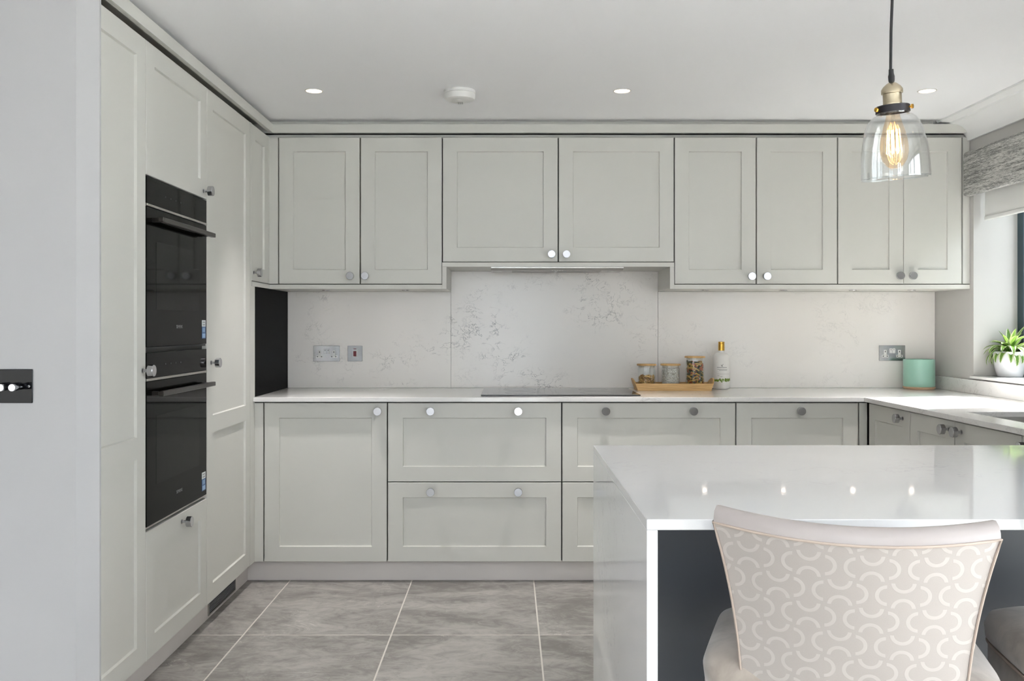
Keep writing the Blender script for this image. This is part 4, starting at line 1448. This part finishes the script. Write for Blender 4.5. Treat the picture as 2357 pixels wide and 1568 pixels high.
# ------------------------------------------------------------------ bar chairs
def chair_parts(root):
    """built in the chair's own axes: origin on the floor under the seat centre, facing +y"""
    SW, SD, ST = 0.240, 0.192, 0.668

    def superell(w, d, n, seg=64, taper=0.0):
        out = []
        for i in range(seg):
            a = 2 * PI * i / seg
            c, s = math.cos(a), math.sin(a)
            x = w * abs(c) ** (2 / n) * (1 if c >= 0 else -1)
            y = d * abs(s) ** (2 / n) * (1 if s >= 0 else -1)
            out.append((x * (1 - taper * y / d), y))
        return out

    def loft(bm, levels, cap_top=True):
        rings = []
        for (w, d, n, z, tp) in levels:
            rings.append([bm.verts.new((x, y, z)) for x, y in superell(w, d, n, taper=tp)])
        for a, b in zip(rings, rings[1:]):
            m = len(a)
            for i in range(m):
                bm.faces.new((a[i], a[(i + 1) % m], b[(i + 1) % m], b[i]))
        bm.faces.new(rings[0])
        bm.faces.new(rings[-1])

    tp = 0.03
    bm = bmesh.new()
    loft(bm, [(SW - 0.012, SD - 0.012, 7, ST - 0.135, tp), (SW - 0.006, SD - 0.006, 7, ST - 0.130, tp), (SW - 0.006, SD - 0.006, 7, ST - 0.072, tp), (SW - 0.010, SD - 0.010, 7, ST - 0.068, tp)])
    finish(bm, 'seat_rail', M_VELVET, root, local=True, smooth=50)
    bm = bmesh.new()
    loft(bm, [(SW - 0.010, SD - 0.010, 6, ST - 0.068, tp), (SW, SD, 6, ST - 0.060, tp), (SW + 0.004, SD + 0.004, 5.5, ST - 0.035, tp), (SW - 0.004, SD - 0.004, 5.5, ST - 0.014, tp), (SW - 0.025, SD - 0.025, 5, ST - 0.003, tp), (SW - 0.07, SD - 0.07, 4, ST + 0.004, tp), (SW - 0.16, SD - 0.15, 3, ST + 0.008, tp)])
    seat = finish(bm, 'seat', M_VELVET, root, local=True, smooth=60)
    bm = bmesh.new()
    ring = [(x, y, ST - 0.068) for x, y in superell(SW - 0.003, SD - 0.003, 6, taper=tp)]
    tube(bm, ring + ring[:2], 0.0035, 6, False)
    o = finish(bm, 'seat_piping', M_PIPING, root, local=True, smooth=60)

    # backrest: curved, flared towards the top, leaning back
    NU, NV, TH = 24, 16, 0.046
    Z0, ZT = 0.530, 0.897

    def bp(s, v, w):                      # s -1..1, v 0..1, w 0 rear .. 1 front
        hw = 0.172 + 0.048 * v ** 2.2
        z = Z0 + (ZT - Z0) * v + (0.010 * s * s if v > 0 else 0) * v
        y = -0.200 - 0.075 * v ** 1.3 + 0.066 * s * s * (0.35 + 0.65 * v)
        x = s * hw
        nx, ny = -0.25 * s, 1.0
        l = math.hypot(nx, ny)
        return Vector((x + nx / l * TH * w * 1.0, y + ny / l * TH * w, z))

    def sheet(bm, w, uvl=None):
        g_ = [[bm.verts.new(bp(-1 + 2 * i / NU, j / NV, w)) for j in range(NV + 1)] for i in range(NU + 1)]
        for i in range(NU):
            for j in range(NV):
                f = bm.faces.new((g_[i][j], g_[i + 1][j], g_[i + 1][j + 1], g_[i][j + 1]))
                if uvl:
                    for lp in f.loops:
                        c = lp.vert.co
                        lp[uvl].uv = (c.x * 1.06 + 1.0, c.z * 1.02)
        return g_

    bm = bmesh.new()
    uvl = bm.loops.layers.uv.new('UVMap')
    sheet(bm, 0.0, uvl)
    rear = finish(bm, 'back_panel', M_CHAIRFAB, root, local=True, smooth=60)
    rear['label'] = 'cream fabric back with pale horseshoe pattern'
    # body: front, sides and rolled top band
    bm = bmesh.new()
    prof = [(0.0, 0.0), (0.03, 0.010), (0.12, 0.019), (0.35, 0.026), (0.62, 0.025), (0.85, 0.018), (0.97, 0.006), (1.0, 0.0)]
    grid = []
    for i in range(NU + 1):
        s = -1 + 2 * i / NU
        grid.append([bm.verts.new(bp(s, 1.0, w) + Vector((0, 0, dz))) for w, dz in prof])
    for i in range(NU):
        for j in range(len(prof) - 1):
            bm.faces.new((grid[i][j], grid[i + 1][j], grid[i + 1][j + 1], grid[i][j + 1]))
    for i in (0, NU):
        bm.faces.new(grid[i])
    finish(bm, 'top_band', M_SATIN, root, local=True, smooth=50)
    bm = bmesh.new()
    front = sheet(bm, 1.0)
    for i in (0, NU):
        s = -1 + 2 * i / NU
        bulge = []
        for k_, w in enumerate((0.0, 0.12, 0.5, 0.88, 1.0)):
            bo = (0, 0.004, 0.007, 0.004, 0)[k_]
            bulge.append([bm.verts.new(bp(s, j / NV, w) + Vector((s * bo, 0, 0))) for j in range(NV + 1)])
        for k_ in range(4):
            for j in range(NV):
                bm.faces.new((bulge[k_][j], bulge[k_ + 1][j], bulge[k_ + 1][j + 1], bulge[k_][j + 1]))
    bot = [[bm.verts.new(bp(-1 + 2 * i / NU, 0, w)) for w in (0, 1)] for i in range(NU + 1)]
    for i in range(NU):
        bm.faces.new((bot[i][0], bot[i + 1][0], bot[i + 1][1], bot[i][1]))
    bmesh.ops.remove_doubles(bm, verts=bm.verts, dist=1e-5)
    finish(bm, 'backrest', M_SATIN, root, local=True, smooth=50)
    bm = bmesh.new()
    path = [bp(-1, j / NV, -0.03) for j in range(NV + 1)] + [bp(-1 + 2 * i / NU, 1.0, -0.03) for i in range(1, NU)] + [bp(1, j / NV, -0.03) for j in range(NV, -1, -1)]
    tube(bm, path, 0.0022, 6)
    finish(bm, 'back_piping', M_PIPING, root, local=True, smooth=60)
    for sx in (-1, 1):
        for sy in (-1, 1):
            bm = bmesh.new()
            x0, y0 = sx * (SW - 0.045), sy * (SD - 0.045)
            pts = [(x0, y0, ST - 0.136), (x0 + sx * 0.012, y0 + sy * 0.012, 0.002)]
            rings = []
            for (xx, yy, zz), hw in zip(pts, (0.021, 0.013)):
                rings.append([bm.verts.new((xx + a * hw, yy + b * hw, zz)) for a, b in ((-1, -1), (1, -1), (1, 1), (-1, 1))])
            bm.faces.new(rings[0])
            bm.faces.new(rings[1])
            for i in range(4):
                bm.faces.new((rings[0][i], rings[0][(i + 1) % 4], rings[1][(i + 1) % 4], rings[1][i]))
            finish(bm, 'leg', M_LEGWOOD, root, local=True)
    zf = 0.20
    for (x0, x1, y0, y1) in ((-SW + 0.05, SW - 0.05, SD - 0.052, SD - 0.032), (-SW + 0.05, SW - 0.05, -SD + 0.032, -SD + 0.052), (-SW + 0.032, -SW + 0.052, -SD + 0.055, SD - 0.055), (SW - 0.052, SW - 0.032, -SD + 0.055, SD - 0.055)):
        box('foot_rail', x0, x1, y0, y1, zf, zf + 0.025, M_LEGWOOD, root, local=True)


c1 = thing('bar_chair', 'cream patterned bar chair seen from behind, centred on the peninsula', 'chair', (0.621, 1.690, 0.0), 'bar chairs at the peninsula', math.radians(-17))
chair_parts(c1)
c2 = c1.copy()
COL.objects.link(c2)
c2.location = (1.186, 1.700, 0.0)
c2.rotation_euler = (0, 0, math.radians(-7))
c2['label'] = 'bar chair at the right edge showing only its taupe seat'
for ch in list(c1.children):
    k_ = ch.copy()
    COL.objects.link(k_)
    k_.parent = c2
